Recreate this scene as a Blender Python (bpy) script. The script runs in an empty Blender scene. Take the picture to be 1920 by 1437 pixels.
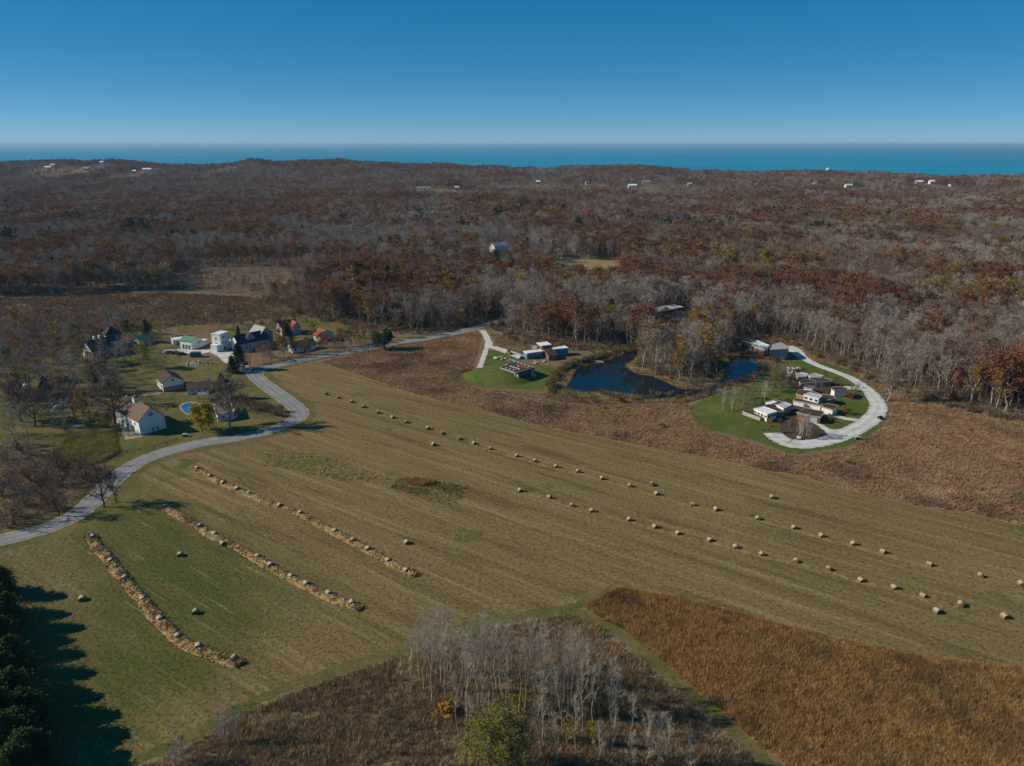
import bpy, math, random
import numpy as np
from mathutils import Vector, Matrix
from mathutils.geometry import tessellate_polygon

random.seed(7); rng = np.random.default_rng(7)
sc = bpy.context.scene
col = sc.collection
R = math.radians

# ------------------------------------------------------------------ camera
F = 1332.0                      # focal length in photograph pixels (1920 wide)
H = 100.0                       # drone height above the field
PITCH = math.atan((718.5 - 271.0) / F)
cam = bpy.data.cameras.new('camera'); camo = bpy.data.objects.new('camera', cam); col.objects.link(camo)
camo.location = (0, 0, H); camo.rotation_euler = (math.pi / 2 - PITCH, 0, 0)
cam.sensor_fit = 'HORIZONTAL'; cam.angle_x = 2 * math.atan(960 / F)
cam.clip_start = 1.0; cam.clip_end = 300000
sc.camera = camo

# ------------------------------------------------------------------ sky, sun, exposure
SUN_EL = 30.0
w = bpy.data.worlds.new('World'); sc.world = w; w.use_nodes = True
nt = w.node_tree; nt.nodes.clear()
sky = nt.nodes.new('ShaderNodeTexSky'); sky.sky_type = 'NISHITA'; sky.sun_disc = False
sky.sun_elevation = R(SUN_EL); sky.sun_rotation = R(-90)
sky.altitude = 300; sky.air_density = 0.4; sky.dust_density = 0.0; sky.ozone_density = 6.0
hs = nt.nodes.new('ShaderNodeHueSaturation'); hs.inputs['Saturation'].default_value = 1.72; hs.inputs['Value'].default_value = 1.76; hs.inputs['Hue'].default_value = 0.492
gm = nt.nodes.new('ShaderNodeGamma'); gm.inputs['Gamma'].default_value = 0.5
bg = nt.nodes.new('ShaderNodeBackground'); bg.inputs['Strength'].default_value = 0.115
wo = nt.nodes.new('ShaderNodeOutputWorld')
nt.links.new(sky.outputs[0], gm.inputs[0]); nt.links.new(gm.outputs[0], hs.inputs['Color']); nt.links.new(hs.outputs[0], bg.inputs[0]); nt.links.new(bg.outputs[0], wo.inputs[0])
sun = bpy.data.lights.new('sun', 'SUN'); sun.energy = 5.0; sun.angle = R(0.53); sun.color = (1.0, 0.89, 0.72)
so = bpy.data.objects.new('sun', sun); col.objects.link(so); so.rotation_euler = (0, R(SUN_EL - 90), 0)
sc.view_settings.view_transform = 'Standard'; sc.view_settings.look = 'None'
sc.view_settings.exposure = 0.05; sc.view_settings.gamma = 1.0
sc.render.engine = 'CYCLES'
sc.cycles.max_bounces = 4; sc.cycles.diffuse_bounces = 2; sc.cycles.glossy_bounces = 2
sc.cycles.transparent_max_bounces = 4; sc.cycles.volume_bounces = 0; sc.cycles.use_denoising = True

# ------------------------------------------------------------------ pixel <-> place
CP, SP = math.cos(PITCH), math.sin(PITCH)
def P(px, py, z=0.0):
    """point of the plane at height z that the photograph shows at (px, py)"""
    xc = (px - 960) / F; yc = (718.5 - py) / F
    t = (z - H) / (-SP + yc * CP)
    return Vector((xc * t, (CP + yc * SP) * t, z))
def proj(x, y, z):
    dz = z - H; dep = y * CP - dz * SP; up = y * SP + dz * CP
    return 960 + F * x / dep, 718.5 - F * up / dep
def W(pts, z=0.0): return [P(a, b, z).xy for a, b in pts]
def inside(x, y, poly):
    x = np.asarray(x); y = np.asarray(y); r = np.zeros(x.shape, bool); n = len(poly)
    for i in range(n):
        x0, y0 = poly[i]; x1, y1 = poly[(i + 1) % n]
        if y0 == y1: continue
        c = ((y0 > y) != (y1 > y)) & (x < (x1 - x0) * (y - y0) / (y1 - y0) + x0); r ^= c
    return r
def near_line(x, y, pts, d):
    r = np.full(np.shape(x), False)
    for a, b in zip(pts[:-1], pts[1:]):
        ax, ay = a; bx, by = b; L2 = (bx - ax) ** 2 + (by - ay) ** 2 + 1e-9
        t = np.clip(((x - ax) * (bx - ax) + (y - ay) * (by - ay)) / L2, 0, 1)
        r |= (x - ax - t * (bx - ax)) ** 2 + (y - ay - t * (by - ay)) ** 2 < d * d
    return r
def smooth(pts, step=2.0, closed=False):
    """Catmull-Rom through ground points, resampled"""
    p = [np.array(q) for q in pts]; n = len(p); out = []
    for i in range(n if closed else n - 1):
        a, b, c, d = (p[(i - 1) % n], p[i], p[(i + 1) % n], p[(i + 2) % n]) if closed else (p[max(i - 1, 0)], p[i], p[i + 1], p[min(i + 2, n - 1)])
        k = max(1, int(np.linalg.norm(c - b) / step))
        for j in range(k):
            t = j / k
            out.append(.5 * ((2 * b) + (c - a) * t + (2 * a - 5 * b + 4 * c - d) * t * t + (3 * b - a - 3 * c + d) * t ** 3))
    if not closed: out.append(p[-1])
    return out

# ------------------------------------------------------------------ materials
MATS = {}
def material(name, base, layers=(), bump=None, rough=.95, spec=.1, ramp=None, metal=0.0, trans=0.0):
    """base colour + noise layers (colour, scale, lo, hi[, (stretch xyz), rotz, detail]); ramp = colours picked per object"""
    m = bpy.data.materials.new(name); m.use_nodes = True; t = m.node_tree; N = t.nodes; L = t.links
    b = N['Principled BSDF']; b.inputs['Roughness'].default_value = rough
    b.inputs['Specular IOR Level'].default_value = spec; b.inputs['Metallic'].default_value = metal
    geo = N.new('ShaderNodeNewGeometry')
    def noise(scale, stretch=(1, 1, 1), rz=0, detail=4):
        mp = N.new('ShaderNodeMapping'); mp.vector_type = 'TEXTURE'
        mp.inputs['Rotation'].default_value = (0, 0, rz); mp.inputs['Scale'].default_value = stretch
        L.new(geo.outputs['Position'], mp.inputs[0])
        n = N.new('ShaderNodeTexNoise'); n.inputs['Scale'].default_value = scale; n.inputs['Detail'].default_value = detail
        n.inputs['Roughness'].default_value = .65
        L.new(mp.outputs[0], n.inputs['Vector']); return n.outputs[0]
    if ramp:
        oi = N.new('ShaderNodeObjectInfo'); cr = N.new('ShaderNodeValToRGB'); e = cr.color_ramp.elements
        cr.color_ramp.interpolation = 'CONSTANT' if len(ramp) > 8 else 'LINEAR'
        e[0].color = (*ramp[0], 1); e[0].position = 0; e[1].color = (*ramp[-1], 1); e[1].position = 1
        for i, c in enumerate(ramp[1:-1]):
            q = e.new((i + 1) / (len(ramp) - 1)); q.color = (*c, 1)
        L.new(oi.outputs['Random'], cr.inputs[0]); cur = cr.outputs[0]
    else:
        rgb = N.new('ShaderNodeRGB'); rgb.outputs[0].default_value = (*base, 1); cur = rgb.outputs[0]
    for ly in layers:
        c, s, lo, hi = ly[:4]; st = ly[4] if len(ly) > 4 else (1, 1, 1); rz = ly[5] if len(ly) > 5 else 0; de = ly[6] if len(ly) > 6 else 4
        mr = N.new('ShaderNodeMapRange'); mr.inputs[1].default_value = lo; mr.inputs[2].default_value = hi
        L.new(noise(s, st, rz, de), mr.inputs[0])
        mx = N.new('ShaderNodeMix'); mx.data_type = 'RGBA'
        if isinstance(c, (int, float)):          # plain multiply by a value: lighter and darker blades
            mx.blend_type = 'MULTIPLY'; mx.inputs[7].default_value = (c, c, c, 1)
        else:
            mx.inputs[7].default_value = (*c, 1)
        L.new(mr.outputs[0], mx.inputs[0]); L.new(cur, mx.inputs[6]); cur = mx.outputs[2]
    L.new(cur, b.inputs['Base Color'])
    if bump:
        s, st, dist = bump[:3]
        bp = N.new('ShaderNodeBump'); bp.inputs['Strength'].default_value = st; bp.inputs['Distance'].default_value = dist
        L.new(noise(s, bump[3] if len(bump) > 3 else (1, 1, 1), bump[4] if len(bump) > 4 else 0), bp.inputs['Height']); L.new(bp.outputs[0], b.inputs['Normal'])
    if trans:
        tr = N.new('ShaderNodeBsdfTranslucent'); L.new(cur, tr.inputs[0]); ms = N.new('ShaderNodeMixShader'); ms.inputs[0].default_value = trans
        L.new(b.outputs[0], ms.inputs[1]); L.new(tr.outputs[0], ms.inputs[2]); L.new(ms.outputs[0], N['Material Output'].inputs[0])
    if name in ('asphalt', 'gravel'):            # worn wheel paths along the middle of each lane, from the sheet's own 'across' value
        at = N.new('ShaderNodeAttribute'); at.attribute_name = 'across'; ab = N.new('ShaderNodeMath'); ab.operation = 'ABSOLUTE'; L.new(at.outputs['Fac'], ab.inputs[0])
        cr = N.new('ShaderNodeValToRGB'); e = cr.color_ramp.elements; e[0].position = 0; e[0].color = (.86, .86, .86, 1); e[1].position = 1; e[1].color = (.78, .74, .68, 1)
        for p_, v_ in ((.22, .94), (.45, 1.08), (.68, .92)): q = e.new(p_); q.color = (v_, v_, v_ * .98, 1)
        L.new(ab.outputs[0], cr.inputs[0]); mu = N.new('ShaderNodeMix'); mu.data_type = 'RGBA'; mu.blend_type = 'MULTIPLY'; mu.inputs[0].default_value = 1.0
        L.new(cur, mu.inputs[6]); L.new(cr.outputs[0], mu.inputs[7]); L.new(mu.outputs[2], b.inputs['Base Color'])
    MATS[name] = m; return m

ra, rb = P(611, 738), P(1914, 1095)
ROWDIR = math.atan2(rb.y - ra.y, rb.x - ra.x)
LDIR = math.atan2(*(P(672, 1140) - P(308, 955)).yx)
material('ground_soil', (.17, .115, .07), [((.21, .14, .08), .02, .4, .65), ((.1, .07, .045), .3, .5, .75), ((.22, .18, .1), 1.3, .55, .8)], bump=(2.0, .6, .15))
def field_material():
    """tan mown hay; greener regrowth on the side below the middle straw strip"""
    m = material('field', (.236, .163, .071),
         [((.175, .14, .05), .011, .5, .68, (1.6, 1, 1), ROWDIR, 3), ((.31, .235, .11), .5, .5, .68, (40, 1, 1), ROWDIR), ((.12, .115, .036), .3, .54, .7, (22, 1, 1), ROWDIR), ((.15, .105, .042), .16, .54, .68, (8, 1, 1), ROWDIR),
          ((.32, .26, .15), .9, .58, .74, (4, 1, 1), ROWDIR), ((.1, .125, .026), .04, .62, .7), (.5, 1.1, .46, .66), (.6, 2.6, .46, .66)],
         bump=(1.6, .9, .2, (1.6, 1, 1), ROWDIR))
    g = material('field_tmp', (.095, .108, .026),
         [((.2, .16, .066), .03, .46, .64, (2.5, 1, 1), LDIR), ((.3, .25, .14), .5, .6, .72, (16, .8, 1), LDIR), ((.15, .125, .048), .25, .48, .66, (14, 1, 1), LDIR), ((.25, .22, .1), 1.4, .6, .76), (.5, 1.1, .46, .66), (.6, 2.6, .46, .66)])
    t = m.node_tree; N, L = t.nodes, t.links; bs = N['Principled BSDF']; tan = bs.inputs['Base Color'].links[0].from_socket
    mp = {}                                   # bring the green layers into the same material
    for q in g.node_tree.nodes:
        if q.type in ('BSDF_PRINCIPLED', 'OUTPUT_MATERIAL'): continue
        c = N.new(q.bl_idname); mp[q.name] = c
        for i, si in enumerate(q.inputs):
            if hasattr(si, 'default_value'): c.inputs[i].default_value = si.default_value
        if q.bl_idname == 'ShaderNodeMapping': c.vector_type = q.vector_type
        if q.bl_idname == 'ShaderNodeMix': c.data_type = 'RGBA'; c.blend_type = q.blend_type; [setattr(c.inputs[i], 'default_value', si.default_value) for i, si in enumerate(q.inputs) if hasattr(si, 'default_value')]
        if q.bl_idname == 'ShaderNodeRGB': c.outputs[0].default_value = q.outputs[0].default_value
    green = None
    for l in g.node_tree.links:
        if l.to_node.type == 'BSDF_PRINCIPLED':
            if l.to_socket.name == 'Base Color': green = mp[l.from_node.name].outputs[list(l.from_node.outputs).index(l.from_socket)]
        elif l.to_node.name in mp:
            L.new(mp[l.from_node.name].outputs[list(l.from_node.outputs).index(l.from_socket)], mp[l.to_node.name].inputs[list(l.to_node.inputs).index(l.to_socket)])
    geo = N.new('ShaderNodeNewGeometry'); nz = N.new('ShaderNodeTexNoise'); nz.inputs['Scale'].default_value = .05; nz.inputs['Detail'].default_value = 6; L.new(geo.outputs['Position'], nz.inputs['Vector'])
    p0 = P(480, 1045); dx, dy = math.cos(LDIR), math.sin(LDIR); fac = None
    for d, off, wd in (((-dy, dx), 3.0, 7.0), ((dx, dy), 30.0, 12.0)):
        if d[1] < -.3 and fac is None: pass
        dt = N.new('ShaderNodeVectorMath'); dt.operation = 'DOT_PRODUCT'; dt.inputs[1].default_value = (d[0], d[1], 0); L.new(geo.outputs['Position'], dt.inputs[0])
        ad = N.new('ShaderNodeMath'); ad.operation = 'MULTIPLY_ADD'; L.new(nz.outputs[0], ad.inputs[0]); ad.inputs[1].default_value = 26.0; L.new(dt.outputs['Value'], ad.inputs[2])
        c0 = p0.x * d[0] + p0.y * d[1] + 13.0 + off; mr = N.new('ShaderNodeMapRange'); mr.interpolation_type = 'SMOOTHSTEP'; mr.inputs[1].default_value = c0 + wd; mr.inputs[2].default_value = c0 - wd; L.new(ad.outputs[0], mr.inputs[0])
        if fac is None: fac = mr.outputs[0]
        else: mu = N.new('ShaderNodeMath'); mu.operation = 'MULTIPLY'; L.new(fac, mu.inputs[0]); L.new(mr.outputs[0], mu.inputs[1]); fac = mu.outputs[0]
    mx = N.new('ShaderNodeMix'); mx.data_type = 'RGBA'; L.new(fac, mx.inputs[0]); L.new(tan, mx.inputs[6]); L.new(green, mx.inputs[7]); L.new(mx.outputs[2], bs.inputs['Base Color'])
    bpy.data.materials.remove(g); del MATS['field_tmp']
field_material()
material('lawn', (.09, .118, .024), [((.135, .14, .04), .07, .46, .64), ((.065, .092, .018), .2, .5, .7), ((.18, .15, .065), .11, .6, .74), (.65, 1.3, .45, .68)], bump=(2.0, .6, .1))
material('lawn_dry', (.12, .115, .034), [((.18, .14, .06), .09, .44, .62), ((.08, .09, .025), .2, .5, .7), (.6, 1.3, .45, .68)], bump=(2.0, .6, .1))
material('thatch', (0.345, 0.23, 0.127), [((0.23, 0.161, 0.0978), .06, .45, .62), (.6, .8, .45, .7), ((0.414, 0.299, 0.172), .3, .55, .75)], bump=(2.3, 0.69, 0.23))
material('thatch_dark', (0.228, 0.168, 0.102), [((0.144, 0.108, 0.066), .08, .45, .62), (.6, .8, .45, .7), ((0.36, 0.276, 0.156), .12, .55, .72)], bump=(2.4, 0.72, 0.24))
material('marsh', (.12, .075, .046), [((.19, .13, .065), .025, .48, .66, (3, 1, 1)), ((.08, .05, .034), .1, .5, .7, (3, 1, 1)), (.6, .8, .45, .7)], bump=(1.2, .6, .2))
material('straw_field', (.3, .22, .11), [((.22, .16, .08), .05, .45, .65), (.75, .5, .45, .7)])
material('asphalt', (0.23, 0.23, 0.235), [((0.3, 0.3, 0.3), .15, .45, .7), ((0.16, 0.16, 0.165), .5, .56, .72), ((0.12, 0.12, 0.125), 1.2, .66, .72)], bump=(6, 0.2, 0.01))
material('road_edge', (.4, .38, .34), [((.25, .22, .17), .5, .45, .65)])
material('gravel', (0.575, 0.564, 0.546), [((0.69, 0.673, 0.644), .2, .45, .65), ((0.414, 0.397, 0.368), .35, .52, .72, (3, 1, 1)), (.8, 2.5, .45, .7)], bump=(4.6, 0.345, 0.0345))
material('paving', (.36, .31, .24), [((.25, .21, .16), .6, .45, .65)], bump=(2, .3, .03))
material('mulch', (.075, .052, .038), [((.12, .085, .06), .8, .5, .7)], bump=(2, .6, .1))
material('sand', (.38, .29, .19), [((.28, .2, .13), .05, .45, .65)])
# trees
material('bark_grey', (0.28, 0.252, 0.224), [(.6, 1.2, .42, .65)], ramp=[(0.21, 0.182, 0.161), (0.35, 0.322, 0.294), (0.266, 0.231, 0.196), (0.42, 0.399, 0.371)])
material('twig_grey', (0.34, 0.306, 0.272), [(.7, .5, .45, .65)], ramp=[(0.246, 0.201, 0.17), (0.34, 0.292, 0.255), (0.281, 0.212, 0.178), (0.408, 0.374, 0.337), (0.323, 0.281, 0.212)])
material('twig_brown', (0.246, 0.16, 0.119), [(.7, .5, .45, .65)], ramp=[(0.232, 0.16, 0.128), (0.189, 0.136, 0.111), (0.275, 0.184, 0.136), (0.217, 0.16, 0.145)])
material('bark_white', (0.525, 0.47, 0.387), [((0.21, 0.186, 0.15), 1.6, .6, .72)], ramp=[(0.441, 0.392, 0.326), (0.578, 0.519, 0.431), (0.378, 0.333, 0.273)])
material('twig_pale', (0.396, 0.347, 0.275), [(.75, .6, .45, .65)], ramp=[(0.33, 0.284, 0.218), (0.44, 0.389, 0.314), (0.297, 0.252, 0.19)])
material('bark_dark', (.09, .075, .06), [(.6, 1.2, .42, .65)])
material('leaf_gold', (.46, .36, .035), [(.7, .6, .42, .66), ((.34, .32, .05), .4, .5, .7)], trans=.25)
material('rough_grass', (0.54, 0.45, 0.21), [((0.42, 0.39, 0.15), .08, .48, .66), (.65, .5, .44, .68)], ramp=[(0.54, 0.45, 0.21), (0.45, 0.39, 0.165), (0.63, 0.51, 0.255)], trans=.15)
material('leaf_rust', (0.26, 0.104, 0.039), [(.6, .45, .42, .66)], ramp=[(0.26, 0.0975, 0.0416), (0.182, 0.0754, 0.0416), (0.312, 0.137, 0.0455), (0.221, 0.104, 0.0585), (0.15, 0.0715, 0.0494), (0.273, 0.156, 0.091)], trans=.2)
material('leaf_ochre', (0.312, 0.182, 0.039), [(.6, .45, .42, .66)], ramp=[(0.325, 0.176, 0.039), (0.26, 0.124, 0.0325), (0.351, 0.234, 0.0455), (0.208, 0.169, 0.0585)], trans=.2)
material('leaf_yellow', (0.374, 0.275, 0.044), [(.6, .45, .42, .66)], ramp=[(0.363, 0.275, 0.0385), (0.275, 0.242, 0.0495), (0.418, 0.297, 0.033), (0.22, 0.209, 0.055)], trans=.2)
material('leaf_olive', (0.182, 0.168, 0.056), [(.6, .45, .42, .66)], ramp=[(0.182, 0.161, 0.063), (0.14, 0.14, 0.049), (0.224, 0.182, 0.07), (0.168, 0.126, 0.056)], trans=.2)
material('leaf_green', (.06, .11, .025), [(.6, .8, .42, .66)], ramp=[(.055, .1, .025), (.075, .12, .03), (.05, .085, .02)], trans=.2)
material('leaf_purple', (.075, .03, .03), [(.6, .8, .42, .66)], trans=.15)
material('needle', (0.0364, 0.0715, 0.0286), [(.55, .9, .42, .66), ((0.065, 0.0975, 0.0286), .35, .5, .7)], ramp=[(0.0364, 0.0715, 0.0325), (0.052, 0.0884, 0.0312), (0.0312, 0.0585, 0.0312)], trans=.1)
material('needle_near', (0.0408, 0.0744, 0.0216), [(.5, 1.3, .42, .66), ((0.0744, 0.102, 0.0264), .45, .5, .7)], trans=.1)
material('willow_leaf', (.2, .2, .04), [(.6, .6, .42, .66), ((.24, .2, .04), .3, .5, .7)], trans=.2)
material('shrub_leaf', (0.208, 0.16, 0.072), [(.6, .7, .42, .66)], ramp=[(0.224, 0.16, 0.072), (0.176, 0.136, 0.064), (0.192, 0.176, 0.056), (0.152, 0.104, 0.072), (0.256, 0.208, 0.08)], trans=.15)
material('shrub_twig', (0.224, 0.16, 0.12), [(.6, .7, .42, .66)], ramp=[(0.224, 0.16, 0.12), (0.176, 0.12, 0.096), (0.272, 0.208, 0.16), (0.16, 0.128, 0.096)])
# grass
PR = [(.2, .115, .06), (.235, .15, .08), (.16, .09, .05), (.26, .175, .095)]
material('prairie_grass', (0.408, 0.262, 0.15), [((0.204, 0.121, 0.0792), .03, .5, .62), ((0.53, 0.369, 0.229), .05, .54, .7), ((0.306, 0.242, 0.114), .022, .6, .7), (.6, .3, .44, .68)], ramp=[(0.428, 0.272, 0.154), (0.347, 0.213, 0.119), (0.49, 0.32, 0.185), (0.306, 0.184, 0.106)], trans=.15)
material('prairie_near', (0.42, 0.258, 0.104), [((0.231, 0.154, 0.0808), .04, .54, .68), ((0.315, 0.258, 0.123), .05, .58, .72), (.55, .5, .44, .68)], ramp=[(0.462, 0.273, 0.104), (0.378, 0.216, 0.0808), (0.567, 0.36, 0.147), (0.315, 0.196, 0.076)], trans=.15)
material('weeds', (0.348, 0.246, 0.145), [((0.609, 0.45, 0.246), .07, .54, .68), ((0.174, 0.116, 0.0798), .05, .56, .7), (.55, .6, .44, .68)], ramp=[(0.362, 0.246, 0.145), (0.275, 0.181, 0.116), (0.464, 0.334, 0.189), (0.362, 0.29, 0.131)], trans=.12)
material('marsh_grass', (0.272, 0.17, 0.102), [((0.476, 0.34, 0.153), .025, .52, .68), ((0.153, 0.0935, 0.068), .05, .5, .7), (.6, .5, .42, .66)], ramp=[(0.255, 0.153, 0.0935), (0.204, 0.119, 0.0765), (0.34, 0.221, 0.119)], trans=.15)
material('reed', (0.36, 0.315, 0.105), [(.55, .35, .42, .66)], ramp=[(0.375, 0.33, 0.112), (0.3, 0.277, 0.09), (0.42, 0.36, 0.135)], trans=.15)
material('stubble_green', (0.165, 0.18, 0.06), [(.6, .6, .42, .66)], ramp=[(0.165, 0.188, 0.06), (0.225, 0.195, 0.0825), (0.255, 0.21, 0.105)])
material('straw', (.36, .25, .115), [((.25, .165, .07), .8, .5, .7), (.7, 2.2, .44, .68), ((.46, .35, .19), .5, .58, .75)], bump=(3, .5, .1))
material('straw_low', (.26, .175, .075), [((.18, .13, .05), .6, .48, .7), (.65, 2.2, .42, .68)])
material('bale_straw', (0.216, 0.144, 0.06), [((0.128, 0.08, 0.032), 2.5, .45, .7), (.7, 6, .42, .7)], bump=(6.4, 0.4, 0.04))
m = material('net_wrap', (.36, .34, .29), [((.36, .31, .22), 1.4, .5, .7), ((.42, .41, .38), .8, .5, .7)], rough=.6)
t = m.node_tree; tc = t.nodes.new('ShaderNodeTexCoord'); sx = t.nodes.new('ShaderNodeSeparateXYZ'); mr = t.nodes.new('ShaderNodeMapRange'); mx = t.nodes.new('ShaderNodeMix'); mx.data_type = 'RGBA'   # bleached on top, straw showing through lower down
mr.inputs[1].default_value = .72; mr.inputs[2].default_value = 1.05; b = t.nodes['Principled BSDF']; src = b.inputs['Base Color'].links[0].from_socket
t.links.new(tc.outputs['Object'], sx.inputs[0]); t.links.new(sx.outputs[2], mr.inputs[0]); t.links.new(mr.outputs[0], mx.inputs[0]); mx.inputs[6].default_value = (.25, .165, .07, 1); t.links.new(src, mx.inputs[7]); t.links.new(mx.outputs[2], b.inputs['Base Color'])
# buildings
def flat(n, c, rough=.8, v=.75, s=.7, spec=.2, metal=0): return material(n, c, [(v, s, .42, .68)], rough=rough, spec=spec, metal=metal)
flat('white_wall', (.74, .74, .72), v=.9); flat('cream_wall', (.6, .55, .45), v=.85); flat('grey_wall', (.33, .34, .35)); flat('blue_grey_wall', (.3, .36, .42))
flat('stone_wall', (.27, .24, .2), s=2); flat('dark_wall', (.07, .068, .066)); flat('rust_wall', (.23, .1, .06)); flat('wood_wall', (.36, .2, .09)); flat('container_blue', (.11, .26, .36), rough=.5); flat('container_pale', (.48, .58, .64), rough=.5)
flat('brown_roof', (.15, .095, .075), s=1.5); flat('dark_brown_roof', (.055, .042, .04)); flat('slate_roof', (.05, .053, .065)); flat('green_roof', (.1, .27, .15), rough=.5, v=.9); flat('red_roof', (.3, .085, .05)); flat('grey_roof', (.36, .355, .34)); flat('white_roof', (.74, .75, .76), v=.92); flat('pale_blue_roof', (.45, .5, .56), rough=.4)
flat('sod_roof', (.085, .05, .036), s=2, v=.6); flat('concrete', (.42, .38, .33)); flat('trim', (.68, .66, .62), v=.9); flat('timber', (.2, .14, .09)); flat('green_paint', (.06, .13, .12)); flat('teal_paint', (.04, .14, .15), rough=.4); flat('rock', (.4, .37, .33)); flat('pale_rock', (.62, .57, .49)); flat('steel', (.35, .36, .37), rough=.4, metal=.6)
flat('yellow_paint', (.5, .35, .03), rough=.4); flat('black_rubber', (.02, .02, .02)); flat('car_dark', (.03, .033, .04), rough=.2, spec=.5); flat('car_red', (.25, .03, .025), rough=.25, spec=.5); flat('car_white', (.7, .7, .7), rough=.25, spec=.5); flat('car_blue', (.08, .14, .24), rough=.25, spec=.5); flat('emblem_purple', (.12, .03, .12)); flat('emblem_red', (.3, .04, .05))
material('glass', (.02, .025, .03), rough=.08, spec=.6)
material('pool_water', (.03, .13, .26), rough=.05, spec=.5)
m = material('pond_water', (.004, .012, .02), [((.008, .018, .022), .05, .45, .65)], bump=(1.2, .05, .05), rough=.03, spec=.22)
m = material('lake_water', (.001, .21, .36), [((.001, .28, .42), .0008, .42, .62, (6, 1, 1)), ((.001, .17, .32), .004, .5, .7, (10, 1, 1))], rough=.9, spec=.02)

# ------------------------------------------------------------------ mesh helpers
class MB:
    def __init__(s): s.v = []; s.f = []; s.m = []
    def add(s, vs, fs, mi=0):
        o = len(s.v); s.v += [tuple(q) for q in vs]
        for f in fs: s.f.append(tuple(i + o for i in f)); s.m.append(mi)
    def box(s, x0, x1, y0, y1, z0, z1, mi=0):
        s.add([(x0, y0, z0), (x1, y0, z0), (x1, y1, z0), (x0, y1, z0), (x0, y0, z1), (x1, y0, z1), (x1, y1, z1), (x0, y1, z1)],
              [(0, 3, 2, 1), (4, 5, 6, 7), (0, 1, 5, 4), (1, 2, 6, 5), (2, 3, 7, 6), (3, 0, 4, 7)], mi)
    def tube(s, p0, p1, r0, r1, n=4, mi=0):
        p0 = np.array(p0, float); p1 = np.array(p1, float); d = p1 - p0; L = np.linalg.norm(d)
        if L < 1e-6: return
        d /= L; a = np.cross(d, (0, 0, 1.) if abs(d[2]) < .9 else (1., 0, 0)); a /= np.linalg.norm(a); b = np.cross(d, a)
        vs = []
        for p, r in ((p0, r0), (p1, r1)):
            for i in range(n):
                t = 2 * math.pi * i / n; vs.append(p + (a * math.cos(t) + b * math.sin(t)) * r)
        s.add(vs, [(i, (i + 1) % n, n + (i + 1) % n, n + i) for i in range(n)], mi)
    def blade(s, p0, p1, wd, mi=0):
        p0 = np.array(p0); p1 = np.array(p1); d = p1 - p0; q = np.cross(d, rng.normal(size=3)); q /= (np.linalg.norm(q) + 1e-9)
        s.add([p0 - q * wd / 2, p0 + q * wd / 2, p1], [(0, 1, 2)], mi)
    def leaf(s, c, sz, mi=0, up=.3):
        n = rng.normal(size=3); n[2] = abs(n[2]) + up; n /= np.linalg.norm(n); a = np.cross(n, rng.normal(size=3)); a /= np.linalg.norm(a); b = np.cross(n, a)
        a = a * sz * rng.uniform(.7, 1.2); b = b * sz * rng.uniform(.45, .8)
        c = np.array(c); s.add([c - a, c + b, c + a, c - b], [(0, 1, 2, 3)], mi)
    def cyl(s, c, r, z0, z1, n=12, mi=0, r1=None):
        r1 = r if r1 is None else r1
        vs = [(c[0] + math.cos(2 * math.pi * i / n) * q, c[1] + math.sin(2 * math.pi * i / n) * q, z) for z, q in ((z0, r), (z1, r1)) for i in range(n)]
        s.add(vs, [(i, (i + 1) % n, n + (i + 1) % n, n + i) for i in range(n)] + [tuple(range(n, 2 * n)), tuple(range(n - 1, -1, -1))], mi)
    def mesh(s, name, mats, smooth=False):
        me = bpy.data.meshes.new(name); me.from_pydata(s.v, [], s.f)
        for q in (mats if isinstance(mats, (list, tuple)) else [mats]): me.materials.append(MATS[q])
        if any(s.m): me.polygons.foreach_set('material_index', s.m)
        if smooth: me.polygons.foreach_set('use_smooth', [True] * len(s.f))
        return me
    def build(s, name, mats, parent=None, **kw): return link(name, s.mesh(name, mats), parent, **kw)
def link(name, data, parent=None, loc=None, label=None, cat=None, group=None, kind=None, rz=None, scale=None):
    o = bpy.data.objects.new(name, data); col.objects.link(o)
    if parent: o.parent = parent
    if loc is not None: o.location = (loc[0], loc[1], loc[2] if len(loc) > 2 else 0)
    if rz is not None: o.rotation_euler = (0, 0, rz)
    if scale is not None: o.scale = (scale,) * 3 if isinstance(scale, (int, float)) else scale
    for k, v in (('label', label), ('category', cat), ('group', group), ('kind', kind)):
        if v: o[k] = v
    return o
def thing(name, label, cat, loc, rz=0, group=None, scale=None): return link(name, None, None, loc, label, cat, group, None, rz, scale)
def sheet(name, poly, z, mat, jitter=.35, step=1.2, kind='structure', label=None, sm=True):
    pts = smooth(poly, step, True) if sm else [np.array(q) for q in poly]
    pts = [q + rng.normal(size=2) * jitter for q in pts]
    tri = tessellate_polygon([[Vector((q[0], q[1], 0)) for q in pts]])
    vs = [(q[0], q[1], z) for q in pts]
    fs = []
    for a, b, c in tri:
        n = (pts[b][0] - pts[a][0]) * (pts[c][1] - pts[a][1]) - (pts[b][1] - pts[a][1]) * (pts[c][0] - pts[a][0])
        fs.append((a, b, c) if n > 0 else (a, c, b))
    mb = MB(); mb.add(vs, fs); return mb.build(name, mat, kind=kind, label=label)
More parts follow.
